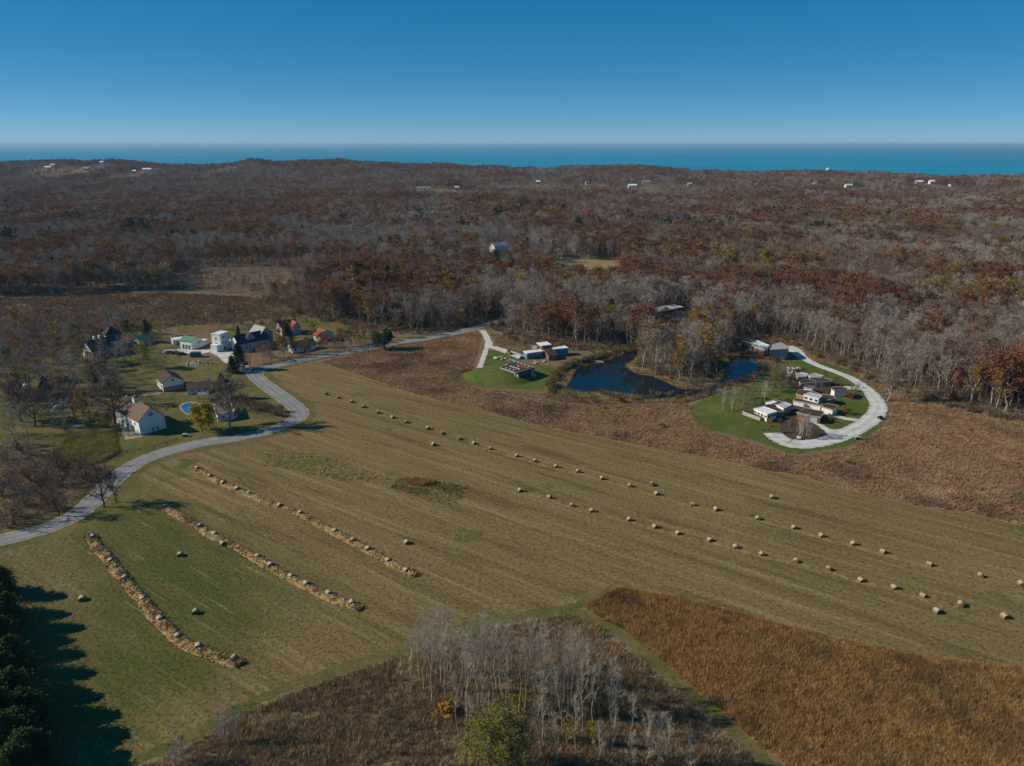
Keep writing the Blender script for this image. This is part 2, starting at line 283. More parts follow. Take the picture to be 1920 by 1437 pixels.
def ribbon_sheet(name, pts, width, z, mat, step=1.0, jitter=0.0, label=None):
    s = smooth(pts, step); n = len(s); wd = width if hasattr(width, '__len__') else [width, width]
    mb = MB(); vs = []
    for i, q in enumerate(s):
        d = s[min(i + 1, n - 1)] - s[max(i - 1, 0)]; d = d / (np.linalg.norm(d) + 1e-9); nn = np.array((-d[1], d[0]))
        k = np.interp(i / (n - 1), np.linspace(0, 1, len(wd)), wd) / 2
        for sg in (1, -1):
            e = q + nn * sg * (k + rng.normal() * jitter); vs.append((e[0], e[1], z))
    mb.add(vs, [(2 * i, 2 * i + 1, 2 * i + 3, 2 * i + 2) for i in range(n - 1)])
    o = mb.build(name, mat, kind='structure', label=label); a = o.data.attributes.new('across', 'FLOAT', 'POINT'); a.data.foreach_set('value', [1.0, -1.0] * n); return o

# ------------------------------------------------------------------ layout, traced in photograph pixels and laid on the ground
ROAD = W([(-90, 1046), (-30, 1023), (0, 1014), (60, 999), (110, 982), (150, 961), (185, 930), (213, 901), (240, 879), (275, 860), (320, 845), (380, 831), (430, 823), (470, 816), (511, 806), (540, 795), (558, 784), (563, 776), (557, 766), (540, 752), (520, 738), (498, 722), (484, 710), (478, 702), (485, 695), (505, 689), (530, 683), (560, 676), (600, 668), (643, 661), (686, 653), (719, 647), (752, 641), (796, 636), (830, 629), (864, 623), (905, 612), (960, 596), (1020, 584)])
FIELD = [(590, 681), (640, 692), (700, 712), (760, 735), (820, 747), (900, 766), (960, 786), (1020, 801), (1100, 815), (1180, 830), (1250, 845), (1330, 857), (1420, 880), (1490, 890), (1615, 923), (1716, 948), (1816, 960), (1904, 983), (2100, 1020), (2300, 1330), (1920, 1257), (1800, 1245), (1700, 1228), (1600, 1206), (1500, 1182), (1400, 1157), (1300, 1131), (1200, 1106), (1155, 1102), (1110, 1122), (1060, 1140), (1000, 1150), (900, 1168), (800, 1196), (740, 1220), (640, 1250), (540, 1285), (440, 1328), (350, 1380), (260, 1420), (150, 1460), (-200, 1560), (-300, 1200), (-60, 1064), (30, 1034), (100, 1012), (170, 985), (230, 955), (262, 925), (262, 895), (285, 875), (330, 860), (400, 843), (470, 828), (530, 815), (570, 800), (588, 780), (575, 765), (545, 745), (510, 716), (497, 703), (520, 696)]
GREENFIELD = [(120, 1012), (230, 965), (310, 948), (345, 968), (440, 1025), (560, 1088), (680, 1145), (790, 1150), (760, 1190), (640, 1240), (540, 1275), (440, 1318), (350, 1370), (240, 1412), (150, 1440), (-120, 1500), (-200, 1200), (0, 1060)]
FIELD_W, GREEN_W = W(FIELD), W(GREENFIELD)
PONDPX = [(1061, 731), (1064, 720), (1071, 711), (1078, 697), (1102, 686), (1131, 679), (1161, 668), (1180, 660), (1194, 658), (1196, 667), (1186, 678), (1172, 685), (1192, 700), (1220, 706), (1245, 715), (1270, 727), (1295, 731), (1320, 729), (1340, 722), (1355, 710), (1357, 692), (1368, 674), (1390, 667), (1415, 673), (1425, 686), (1417, 700), (1395, 711), (1372, 720), (1340, 733), (1315, 741), (1270, 748), (1220, 748), (1192, 742), (1137, 734), (1104, 737)]
POND_W = W(PONDPX)
LAWN_MOUND = W([(880, 712), (886, 700), (900, 688), (910, 668), (916, 657), (945, 664), (985, 680), (1010, 684), (1039, 690), (1042, 700), (1027, 718), (1013, 731), (973, 730), (918, 727), (886, 721)])
LAWN_LOOP = W([(1294, 772), (1304, 756), (1345, 742), (1395, 728), (1430, 706), (1465, 684), (1500, 672), (1560, 684), (1604, 702), (1645, 740), (1664, 768), (1656, 795), (1630, 820), (1580, 838), (1490, 850), (1450, 840), (1400, 822), (1340, 808), (1308, 795)])
LAWN_VILLAGE = W([(205, 872), (214, 838), (218, 800), (236, 740), (262, 702), (330, 686), (420, 672), (452, 690), (475, 722), (540, 770), (553, 782), (500, 801), (380, 824), (300, 842), (250, 860), (225, 876)])
LAWN_BACK = W([(395, 625), (500, 604), (620, 606), (700, 620), (735, 632), (640, 640), (560, 642), (500, 632), (430, 640)])
REED = W([(88, 858), (120, 828), (170, 812), (214, 810), (222, 850), (190, 868), (140, 882), (100, 876)])
MARSH = W([(-400, 700), (-300, 562), (0, 557), (150, 553), (300, 549), (360, 552), (470, 558), (545, 566), (570, 592), (440, 605), (340, 612), (250, 622), (120, 655), (0, 690)])
PRAIRIE_NEAR = W([(1155, 1102), (1300, 1131), (1500, 1182), (1700, 1228), (1920, 1257), (2150, 1300), (2250, 1560), (1530, 1560), (1480, 1437), (1410, 1385), (1345, 1325), (1270, 1262), (1200, 1205), (1130, 1160), (1095, 1140)])
BRUSH = W([(150, 1462), (330, 1400), (440, 1335), (560, 1287), (660, 1252), (750, 1226), (810, 1203), (900, 1178), (1000, 1160), (1080, 1156), (1130, 1182), (1200, 1240), (1280, 1312), (1350, 1375), (1430, 1440), (1500, 1560), (100, 1560)])
TRACK = W([(930, 1164), (1000, 1153), (1060, 1147), (1105, 1157), (1160, 1185), (1230, 1243), (1310, 1314), (1380, 1376), (1450, 1437), (1540, 1530)])
STRIP = W([(1150, 1100), (1110, 1124), (1060, 1142), (1000, 1152), (900, 1171), (800, 1199), (720, 1230), (620, 1260), (520, 1297), (430, 1337), (340, 1390), (240, 1432), (150, 1470)])
PRAIRIE_FAR = W([(600, 680), (690, 658), (760, 645), (850, 630), (905, 617), (896, 650), (885, 690), (872, 712), (880, 728), (918, 733), (975, 737), (1020, 738), (1060, 742), (1130, 752), (1200, 760), (1290, 752), (1298, 780), (1330, 812), (1400, 830), (1450, 848), (1490, 856), (1590, 845), (1660, 800), (1675, 765), (1690, 748), (1760, 760), (1920, 800), (2250, 870), (2250, 1040), (2100, 1020), (1904, 983), (1816, 960), (1716, 948), (1615, 923), (1490, 890), (1420, 880), (1330, 857), (1250, 845), (1180, 830), (1100, 815), (1020, 801), (960, 786), (900, 766), (820, 747), (760, 735), (700, 712), (640, 692)])
BANK_E = W([(1040, 700), (1060, 690), (1100, 675), (1170, 655), (1190, 650), (1040, 645), (1000, 690)])
LOOP = W([(1474, 650), (1490, 657), (1504, 670), (1532, 685), (1570, 699), (1600, 712), (1626, 731), (1643, 752), (1646, 768), (1634, 786), (1608, 803), (1572, 818), (1532, 829), (1490, 833), (1466, 826), (1448, 812)])
DRIVE_C = W([(905, 620), (911, 630), (916, 641), (917, 650), (930, 653), (951, 660), (975, 669)])
DRIVE_C2 = W([(915, 648), (909, 662), (903, 680), (899, 690)])
GARAGE_DRIVE = W([(1518, 786), (1530, 798), (1550, 808), (1580, 812)])
GARAGE_DRIVE2 = W([(1560, 778), (1585, 785), (1615, 790)])
GARAGE_DRIVE3 = W([(1548, 722), (1580, 727), (1620, 728)])
VILL_DRIVE = W([(478, 703), (455, 690), (436, 678), (420, 664), (400, 657), (370, 660), (330, 658), (305, 660)])
PENINSULA = W([(1200, 658), (1196, 680), (1186, 690), (1230, 703), (1262, 717), (1300, 725), (1335, 718), (1350, 700), (1352, 680), (1365, 668), (1372, 650), (1300, 640), (1220, 640)])
CLEARING = W([(1035, 488), (1160, 488), (1165, 500), (1150, 515), (1060, 515)])
W1 = W([(168, 1004), (182, 1026), (200, 1045), (235, 1090), (270, 1130), (300, 1165), (335, 1200), (372, 1219), (410, 1232), (452, 1246)])
W2 = W([(306, 951), (340, 970), (400, 1005), (450, 1030), (500, 1060), (560, 1092), (610, 1117), (676, 1143)])
W3 = W([(366, 879), (415, 905), (470, 930), (520, 948), (565, 966), (630, 1000), (690, 1032), (735, 1057), (780, 1081)])

# ------------------------------------------------------------------ terrain
SKY_PX = np.array([-400, 0, 50, 130, 170, 250, 330, 400, 440, 475, 520, 580, 640, 700, 760, 850, 930, 960, 1060, 1130, 1200, 1270, 1350, 1500, 1560, 1640, 1760, 1920, 2400])
SKY_PY = np.array([306, 304, 300, 298, 303, 301, 304, 304, 306, 298, 303, 301, 298, 303, 308, 306, 304, 310, 311, 310, 309, 317, 318, 319, 320, 322, 328, 329, 334])
SHORE = 2600.0
def vnoise(x, y, s, seed):
    """smooth value noise"""
    x = np.asarray(x) / s; y = np.asarray(y) / s; xi = np.floor(x); yi = np.floor(y); fx = x - xi; fy = y - yi
    def h(a, b):
        q = np.sin(a * 127.1 + b * 311.7 + seed * 74.7) * 43758.5453; return q - np.floor(q)
    fx = fx * fx * (3 - 2 * fx); fy = fy * fy * (3 - 2 * fy)
    return (h(xi, yi) * (1 - fx) + h(xi + 1, yi) * fx) * (1 - fy) + (h(xi, yi + 1) * (1 - fx) + h(xi + 1, yi + 1) * fx) * fy
FAR_SITES = []   # (px, distance, bump height): places where houses stand on a rise in the far wood
for px, d, b in [(97, 2150, 9), (170, 2150, 8), (275, 2080, 9), (195, 2250, 10), (430, 2300, 5), (800, 1640, 9), (860, 1600, 8), (945, 1800, 7), (1010, 1850, 6), (1195, 1650, 9), (1215, 1750, 8), (1100, 1750, 6), (1530, 1700, 8), (1590, 1620, 8), (1720, 1700, 8), (1745, 1680, 8), (1785, 1750, 6), (1290, 1700, 6), (1430, 1750, 6)]:
    FAR_SITES.append(((px - 960) / F * (d * CP + H * SP), d, b))
def terrain(x, y):
    x = np.asarray(x, float); y = np.asarray(y, float); ys = np.maximum(y, 1.0)
    px = 960 + F * x / ys / 1.0 * (1 / (CP + SP * H / ys))
    py = np.interp(px, SKY_PX, SKY_PY)
    yc = (718.5 - py) / F; d0 = 2380.0
    ztop = H + d0 * (-SP + yc * CP) / (CP + yc * SP) - 19
    def ss(a, b): t = np.clip((y - a) / (b - a), 0, 1); return t * t * (3 - 2 * t)
    z = ztop * ss(1750, 2380) * (1 - ss(2400, SHORE))
    k = ss(900, 1700) * (1 - ss(2400, SHORE))
    z = z + k * (vnoise(x, y, 260, 1) - .5) * 13 + k * (vnoise(x, y, 110, 2) - .5) * 5
    for sx, sy, b in FAR_SITES: z = z + b * np.exp(-((x - sx) ** 2 + ((y - sy) * .7) ** 2) / 60.0 ** 2)
    return z - 34 * ss(2430, SHORE + 90)
ys = np.concatenate([np.linspace(-250, 900, 30), np.linspace(930, 2740, 130), np.geomspace(2800, 95000, 10)])
us = np.linspace(-1.25, 1.25, 181)
YY, UU = np.meshgrid(ys, us, indexing='ij'); XX = UU * (YY + 420); ZZ = terrain(XX, YY)
nr, nc = YY.shape
gv = np.stack([XX, YY, ZZ], -1).reshape(-1, 3)
gf = [(r * nc + c, r * nc + c + 1, (r + 1) * nc + c + 1, (r + 1) * nc + c) for r in range(nr - 1) for c in range(nc - 1)]
gm = bpy.data.meshes.new('ground'); gm.from_pydata(gv.tolist(), [], gf); gm.materials.append(MATS['ground_soil'])
gm.polygons.foreach_set('use_smooth', [True] * len(gf))
link('ground', gm, kind='structure', label='brown autumn ground under fields and woods')
lk = MB(); lk.add([(-122000, 2450, -14), (122000, 2450, -14), (122000, 94000, -14), (-122000, 94000, -14)], [(0, 1, 2, 3)])
lk.build('lake', 'lake_water', kind='structure', label='wide turquoise lake reaching the horizon')

sheet('hay_field', FIELD_W, .02, 'field', .3, label='mown tan hay field with faint mowing lines')
sheet('prairie', PRAIRIE_FAR, .012, 'thatch', .6, 2.5, label='dry thatch under the tall brown prairie')
sheet('prairie', PRAIRIE_NEAR, .012, 'thatch', .3, 2.0, label='dry thatch under the rust prairie of the near corner')
sheet('brush_ground', BRUSH, .012, 'thatch_dark', .3, 2.0, label='dry ground under the weeds below the field')
sheet('verge', W([(60, 1040), (120, 985), (200, 925), (240, 880), (300, 858), (320, 866), (285, 905), (255, 950), (190, 1000), (110, 1040)]), .016, 'lawn_dry', .5, 2, label='rough grass between the road and the straw strips')
sheet('marsh', MARSH, .02, 'marsh', .8, 3, label='reddish brown marsh beyond the village')
sheet('village_lawn', LAWN_VILLAGE, .02, 'lawn_dry', .7, label='mown village lawn round the white barn')
sheet('yard_lawn', LAWN_BACK, .02, 'lawn_dry', .8, label='lawn among the village houses')
sheet('pond_lawn', LAWN_MOUND, .02, 'lawn', .55, label='bright green lawn round the earth covered house')
sheet('loop_lawn', LAWN_LOOP, .02, 'lawn', .6, label='bright green lawn inside the gravel loop')
ribbon_sheet('mown_strip', STRIP, [1.0, 2.5, 3.6, 3.4, 2.6, 2.2, 2.2, 2.2], .04, 'lawn_dry', 1.0, .25, 'mown green strip along the lower field edge')
ribbon_sheet('mown_track', TRACK, [1.5, 3, 3.6, 3, 2.6, 2.4, 2.4], .05, 'lawn_dry', .8, .25, 'mown grass track beside the aspen grove')
ribbon_sheet('prairie_path', W([(915, 734), (990, 747), (1060, 757), (1120, 764), (1150, 760), (1200, 755), (1290, 758)]), 2.0, .05, 'lawn_dry', 1.0, .2, 'narrow mown path through the brown prairie')
ribbon_sheet('verge', [ROAD[i] for i in range(0, len(ROAD) - 3)], 13, .035, 'lawn_dry', 1.5, .4, 'grass verge along the road')
ribbon_sheet('road_shoulder', ROAD, 6.9, .06, 'road_edge', 1.0, .12, 'pale gravel shoulder of the road')
ribbon_sheet('road', ROAD, 6.0, .075, 'asphalt', 1.0, .03, 'winding grey asphalt road')
ribbon_sheet('loop_drive', LOOP, [9, 6, 4.5, 4.5, 5, 6, 6.5, 7, 7, 8, 8, 7], .06, 'gravel', .8, .2, 'pale gravel loop drive round the garden houses')
for nm, ln, wd in (('house_drive', DRIVE_C, [3.5, 3.5, 4, 5, 6]), ('field_track', DRIVE_C2, 2.6), ('garage_drive', GARAGE_DRIVE, [6, 6, 5]), ('garage_drive', GARAGE_DRIVE2, [3, 3.5]), ('garage_drive', GARAGE_DRIVE3, [4, 5]), ('village_drive', VILL_DRIVE, [5, 6, 8, 9, 8, 6])):
    ribbon_sheet(nm, ln, wd, {'house_drive': .054, 'field_track': .046}.get(nm, .05), 'gravel', .8, .2, {'house_drive': 'gravel drive to the blue and rust house', 'field_track': 'gravel track down the prairie edge', 'village_drive': 'gravel yard among the village buildings'}.get(nm, 'short gravel drive off the loop'))
ribbon_sheet('barn_path', W([(238, 795), (246, 808), (252, 822)]), [5, 6, 6], .05, 'paving', .8, .2, 'stony yard beside the white barn')
ribbon_sheet('barn_path', W([(268, 742), (285, 736), (300, 738)]), 3, .05, 'paving', .8, .2, 'worn path behind the white barn')
sheet('pond_bank', [tuple(Vector(q) + (Vector(q) - Vector(P(1240, 710).xy)).normalized() * 1.6) for q in POND_W], .03, 'weeds', .3, label='brown bank round the pond')
sheet('pond', POND_W, .045, 'pond_water', .12, label='dark blue pond')
sheet('peninsula_bed', PENINSULA, .05, 'ground_soil', .3, label='wooded spit in the pond')
sheet('garden_bed', W([(1380 + a / 6.4, 640 + b / 6.4) for a, b in ((560, 380), (700, 330), (900, 390), (1150, 470), (1310, 530), (1100, 620), (800, 600), (620, 520))]), .075, 'mulch', .4, label='brown planting bed round the upper studios')
sheet('garden_bed', W([(1380 + a / 6.4, 640 + b / 6.4) for a, b in ((300, 740), (520, 700), (760, 760), (900, 830), (880, 960), (620, 1040), (430, 930), (380, 860))]), .085, 'mulch', .4, label='brown planting bed round the flat white house')
sheet('village_grass', W([(-200, 640), (0, 622), (120, 612), (235, 608), (330, 640), (330, 690), (262, 702), (236, 740), (216, 838), (60, 850), (-200, 890)]), .014, 'lawn_dry', .8, 3, label='rough grass under the village trees')
sheet('garden_bed', W([(1462, 806), (1470, 790), (1500, 783), (1535, 800), (1550, 815), (1530, 822), (1500, 826), (1478, 820)]), .08, 'mulch', .2, label='mulched bed with birches inside the drive')
sheet('straw_clearing', CLEARING, .03, 'straw_field', 1.0, label='golden clearing in the wood')

# ------------------------------------------------------------------ haze
hz = MB(); hz.box(-125000, 125000, -270, 96000, -48, 132)
hm = bpy.data.materials.new('haze'); hm.use_nodes = True; t = hm.node_tree; t.nodes.clear()
pv = t.nodes.new('ShaderNodeVolumePrincipled'); pv.inputs['Color'].default_value = (.42, .7, 1, 1); pv.inputs['Density'].default_value = 4.2e-5; pv.inputs['Anisotropy'].default_value = 0.1
ot = t.nodes.new('ShaderNodeOutputMaterial'); t.links.new(pv.outputs[0], ot.inputs['Volume']); MATS['haze'] = hm
hz.build('haze', 'haze', kind='stuff', label='thin bluish haze over the land and the lake')

# ------------------------------------------------------------------ plants: prototypes
def rnd(a, b): return float(rng.uniform(a, b))
def unit(v): v = np.array(v, float); return v / (np.linalg.norm(v) + 1e-9)
def skeleton(h, first, spread, nl, nb, ntw, up, trunk_r, tw_len, tw_w, wander=.02, sides=5):
    """trunk mesh + crown mesh builders and the branch tips"""
    T, C, tips = MB(), MB(), []
    p = np.zeros(3); line = [p.copy()]; n = 7
    for i in range(n):
        p = p + np.array((rng.normal() * wander * h, rng.normal() * wander * h, h * .9 / n)); line.append(p.copy())
    rr = lambda k: trunk_r * (1 - .88 * k)
    for i in range(n): T.tube(line[i], line[i + 1], rr(i / n), rr((i + 1) / n), sides)
    for l in range(nl):
        k = first + (1 - first) * ((l + rnd(0, .8)) / nl); q = k * n * .999; i = int(q); base = line[i] + (line[i + 1] - line[i]) * (q - i)
        az = l * 2.4 + rnd(-.5, .5); prof = math.sin(math.pi * min(1, (k - first) / (1 - first) * .8 + .22)) ** .7
        L = spread * h * (prof * .85 + .15) * rnd(.75, 1.15); d = unit((math.cos(az), math.sin(az), up * rnd(.7, 1.4) * (.6 + k)))
        r0 = rr(k) * .55 + .02; a = base; seg = 3; pts = [a]
        for j in range(seg):
            d = unit(d + np.array((0, 0, .14)) + rng.normal(size=3) * .16); b = a + d * L / seg
            T.tube(a, b, r0 * (1 - j / seg * .8), r0 * (1 - (j + 1) / seg * .8), 3 if sides < 5 else 4); a = b; pts.append(a)
        for b in range(nb):
            s = .3 + .7 * (b + rnd(0, 1)) / nb; q = min(s * seg, seg - 1e-3); i = int(q); o = pts[i] + (pts[i + 1] - pts[i]) * (q - i)
            dd = unit(d + rng.normal(size=3) * .75 + np.array((0, 0, .25))); bl = L * .42 * rnd(.6, 1.2) * (1.15 - s * .5); e = o + dd * bl
            C.tube(o, e, max(.012, r0 * .3), .01, 3)
            for t_ in range(ntw):
                f = rnd(.25, 1.0); s0 = o + dd * bl * f; dv = unit(dd + rng.normal(size=3) * .6 + np.array((0, 0, .2))); s1 = s0 + dv * tw_len * rnd(.6, 1.3)
                C.blade(s0, s1, tw_w); tips.append(s1); tips.append((s0 + s1) / 2)
    return T, C, tips
def leafed(T, C, tips, n, size, gap=.25):
    idx = rng.permutation(len(tips)); keep = idx[:int(len(idx) * (1 - gap))]
    for i in range(n):
        q = tips[keep[i % len(keep)]]; C.leaf(q + rng.normal(size=3) * size * .9, size * rnd(.6, 1.2), 1)
def conifer(h, rad, nlay, per, leafs, size, bare=.12, sides=6, pw=.75):
    T, C = MB(), MB(); T.tube((0, 0, 0), (0, 0, h * .97), h * .016, .03, sides)
    for l in range(nlay):
        k = bare + (1 - bare) * (l + rnd(0, .7)) / nlay; z = k * h; r = rad * (1 - k) ** pw * rnd(.7, 1.15) + .15 * rad * (1 - k)
        for b in range(per):
            az = b * 6.283 / per + l * 1.3 + rnd(-.4, .4); L = r * rnd(.65, 1.12); d = np.array((math.cos(az), math.sin(az), rnd(-.05, .35)))
            e = np.array((0, 0, z)) + d * L; C.tube((0, 0, z), e, .05, .015, 3)
            for s in range(leafs):
                f = rnd(.25, 1.05); C.leaf(np.array((0, 0, z)) + d * L * f + rng.normal(size=3) * (.08 * L + .1), size * rnd(.6, 1.2), 1, up=.8)
    return T, C
def bush(h, r, n, size, stems=9):
    T, C = MB(), MB()
    for i in range(stems):
        az = rnd(0, 6.28); T.tube((0, 0, 0), (math.cos(az) * r * rnd(.3, .8), math.sin(az) * r * rnd(.3, .8), h * rnd(.6, .95)), .04, .012, 3)
    lobes = [(rnd(-.55, .55) * r, rnd(-.55, .55) * r, rnd(.35, .75) * h, rnd(.35, .6)) for _ in range(7)]
    for i in range(n):
        a, b, c, s = lobes[i % 7]; v = unit(rng.normal(size=3)) * rnd(.35, 1) ** .5
        C.leaf((a + v[0] * s * r, b + v[1] * s * r, max(.1, c + v[2] * s * h * .6)), size * rnd(.6, 1.2), 1)
    return T, C
def twiggy(h, r, stems=14, tw=10):
    T, C = MB(), MB()
    for i in range(stems):
        az = rnd(0, 6.28); e = np.array((math.cos(az) * r * rnd(.2, .9), math.sin(az) * r * rnd(.2, .9), h * rnd(.6, 1))); b = e * np.array((.25, .25, 0)); T.tube(b, e, .035, .01, 3)
        for j in range(tw):
            s = b + (e - b) * rnd(.3, 1); C.blade(s, s + unit(unit(e - b) + rng.normal(size=3) * .6) * h * rnd(.15, .35), .05)
    return T, C

KIND = {}     # kind -> list of (height, trunk mesh, crown mesh)
def reg(kind, h, T, C, tm, cm):
    i = len(KIND.get(kind, [])); KIND.setdefault(kind, []).append((h, T.mesh(f'{kind}_trunk', tm), C.mesh(f'{kind}_crown', cm), T, C, tm, cm))
for i in range(5): reg('bare', 18, *skeleton(18, rnd(.22, .4), rnd(.3, .38), 13, 7, 8, .85, .19, 1.5, .055)[:2], 'bark_grey', ['twig_grey'])
for i in range(2): reg('bare_brown', 17, *skeleton(17, rnd(.22, .35), rnd(.32, .4), 13, 7, 9, .8, .2, 1.4, .065)[:2], 'bark_grey', ['twig_brown'])
for i in range(3):
    T, C, tp = skeleton(17, .28, .34, 12, 6, 5, .7, .28, 1.2, .05); leafed(T, C, tp, 950, .36, .3); reg('rust', 17, T, C, 'bark_grey', ['twig_brown', 'leaf_rust'])
for i in range(2):
    T, C, tp = skeleton(16, .28, .32, 12, 6, 5, .8, .26, 1.2, .05); leafed(T, C, tp, 800, .35, .4); reg('ochre', 16, T, C, 'bark_grey', ['twig_brown', 'leaf_ochre'])
for i in range(2):
    T, C, tp = skeleton(12, .22, .3, 11, 6, 5, .95, .2, 1.0, .04); leafed(T, C, tp, 800, .3, .3); reg('yellow', 12, T, C, 'bark_grey', ['twig_grey', 'leaf_yellow'])
T, C, tp = skeleton(12, .2, .32, 11, 6, 5, .9, .2, 1.0, .04); leafed(T, C, tp, 800, .3, .3); reg('olive', 12, T, C, 'bark_grey', ['twig_grey', 'leaf_olive'])
T, C, tp = skeleton(10, .15, .36, 12, 6, 5, .8, .2, .8, .03); leafed(T, C, tp, 1300, .26, .05); reg('purple', 10, T, C, 'bark_dark', ['twig_brown', 'leaf_purple'])
T, C, tp = skeleton(9, .1, .6, 20, 9, 6, .75, .16, .9, .02); leafed(T, C, tp, 4200, .36, .0); reg('gold', 9, T, C, 'bark_dark', ['twig_grey', 'leaf_gold'])
for i in range(5): reg('aspen', 20, *skeleton(20, rnd(.34, .5), rnd(.14, .21), 15, 5, 6, 1.8, .08, 1.4, .024, .012)[:2], 'bark_white', ['twig_pale'])
for i in range(2): reg('birch', 12, *skeleton(12, .14, .3, 15, 8, 12, 1.6, .12, .95, .04, .02)[:2], 'bark_white', ['twig_pale'])
reg('great_bare', 20, *skeleton(20, .12, .46, 24, 12, 18, .85, .42, 1.6, .12, .015, 7)[:2], 'bark_grey', ['twig_grey'])
reg('dark_bare', 15, *skeleton(15, .16, .42, 20, 10, 13, .75, .34, 1.3, .075, .02, 6)[:2], 'bark_dark', ['twig_brown'])
for i in range(2): reg('pine', 17, *conifer(17, 5.0, 16, 7, 10, .55), 'bark_dark', ['bark_dark', 'needle'])
reg('spruce', 14, *conifer(14, 5.6, 26, 9, 16, .42, .03, pw=.62), 'bark_dark', ['bark_dark', 'needle'])
for i in range(3): reg('near_pine', 11, *conifer(11, 4.2, 30, 10, 24, .24, .03, pw=.45), 'bark_dark', ['bark_dark', 'needle_near'])
T, C = bush(9, 5.2, 3600, .34); T.tube((0, 0, 0), (0, 0, 6), .3, .1, 6); reg('round_evergreen', 9, T, C, 'bark_dark', ['bark_dark', 'needle'])
T, C, tp = skeleton(12, .12, .36, 14, 7, 6, 1.1, .2, 1.2, .03); leafed(T, C, tp, 2400, .15, .1); reg('willow', 12, T, C, 'bark_dark', ['twig_grey', 'willow_leaf'])
for i in range(3): reg('bush', 3, *bush(3, 2.2, 330, .24), 'bark_dark', ['bark_dark', 'shrub_leaf'])
T, C = bush(2.4, 1.7, 300, .2); reg('green_bush', 2.4, T, C, 'bark_dark', ['bark_dark', 'leaf_green'])
T, C = bush(2.4, 1.7, 300, .2); reg('gold_bush', 2.4, T, C, 'bark_dark', ['bark_dark', 'leaf_ochre'])
for i in range(3): reg('twig_bush', 4, *twiggy(4, 2.4, 22, 16), 'shrub_twig', ['shrub_twig'])

NAME = {'bare': 'bare_tree', 'bare_brown': 'bare_brown_tree', 'rust': 'rust_oak_tree', 'ochre': 'ochre_tree', 'yellow': 'yellow_tree', 'olive': 'olive_tree', 'purple': 'purple_leaf_tree', 'gold': 'golden_round_tree', 'aspen': 'aspen_tree', 'birch': 'birch_tree', 'great_bare': 'great_bare_tree', 'dark_bare': 'spreading_bare_tree', 'pine': 'pine_tree', 'spruce': 'spruce_tree', 'near_pine': 'pine_tree', 'round_evergreen': 'evergreen_tree', 'willow': 'willow_tree', 'bush': 'bush', 'green_bush': 'evergreen_bush', 'gold_bush': 'golden_bush', 'twig_bush': 'bare_bush'}
def plant(kind, x, y, h, label, group=None, z=None, var=None, lean=0.0, wide=1.0):
    v = KIND[kind]; hh, tm, cm = v[int(rng.integers(len(v))) if var is None else var % len(v)][:3]; s = h / hh
    z = 0.0 if z is None else z
    o = thing(NAME[kind], label, 'bush' if 'bush' in kind else 'tree', (x, y, z - .03), rnd(0, 6.28), group, (s * wide, s * wide, s))
    if lean: o.rotation_euler[0] = rng.normal() * lean; o.rotation_euler[1] = rng.normal() * lean
    link('stem' if 'bush' in kind else 'trunk', tm, o); link('crown', cm, o); return o

# ------------------------------------------------------------------ scattering of uncountable growth (kind = stuff)
def scatter_object(name, label, xyz, scl, rot, var, protos):
    """one object whose points carry copies of the prototype meshes"""
    n = len(xyz); me = bpy.data.meshes.new(name); me.vertices.add(n); me.vertices.foreach_set('co', np.asarray(xyz, np.float32).ravel())
    for nm, ty, dat, key in (('scl', 'FLOAT_VECTOR', scl, 'vector'), ('rot', 'FLOAT_VECTOR', rot, 'vector'), ('var', 'INT', var, 'value')):
        a = me.attributes.new(nm, ty, 'POINT'); a.data.foreach_set(key, np.asarray(dat, np.int32 if ty == 'INT' else np.float32).ravel())
    c = bpy.data.collections.new(name + '_kinds')
    for i, pm in enumerate(protos): c.objects.link(bpy.data.objects.new(f'{name}_{i:02d}', pm))
    o = link(name, me, kind='stuff', label=label)
    g = bpy.data.node_groups.new(name, 'GeometryNodeTree')
    g.interface.new_socket('Geometry', in_out='INPUT', socket_type='NodeSocketGeometry'); g.interface.new_socket('Geometry', in_out='OUTPUT', socket_type='NodeSocketGeometry')
    N = g.nodes; gi = N.new('NodeGroupInput'); go = N.new('NodeGroupOutput'); ip = N.new('GeometryNodeInstanceOnPoints'); ci = N.new('GeometryNodeCollectionInfo')
    ci.inputs['Collection'].default_value = c; ci.inputs['Separate Children'].default_value = True; ci.inputs['Reset Children'].default_value = True
    def attr(nm, ty):
        q = N.new('GeometryNodeInputNamedAttribute'); q.data_type = ty; q.inputs['Name'].default_value = nm; return q.outputs['Attribute']
    e2r = N.new('FunctionNodeEulerToRotation')
    g.links.new(gi.outputs[0], ip.inputs['Points']); g.links.new(ci.outputs[0], ip.inputs['Instance']); ip.inputs['Pick Instance'].default_value = True
    g.links.new(attr('var', 'INT'), ip.inputs['Instance Index']); g.links.new(attr('rot', 'FLOAT_VECTOR'), e2r.inputs[0]); g.links.new(e2r.outputs[0], ip.inputs['Rotation']); g.links.new(attr('scl', 'FLOAT_VECTOR'), ip.inputs['Scale'])
    g.links.new(ip.outputs[0], go.inputs[0])
    md = o.modifiers.new('scatter', 'NODES'); md.node_group = g; return o
def joined(T, C, tm, cm, name):
    mb = MB(); mb.add(T.v, T.f, 0); o = len(mb.v); mb.v += C.v; mb.f += [tuple(i + o for i in f) for f in C.f]; mb.m += [q + 1 for q in C.m]
    return mb.mesh(name, [tm] + list(cm))
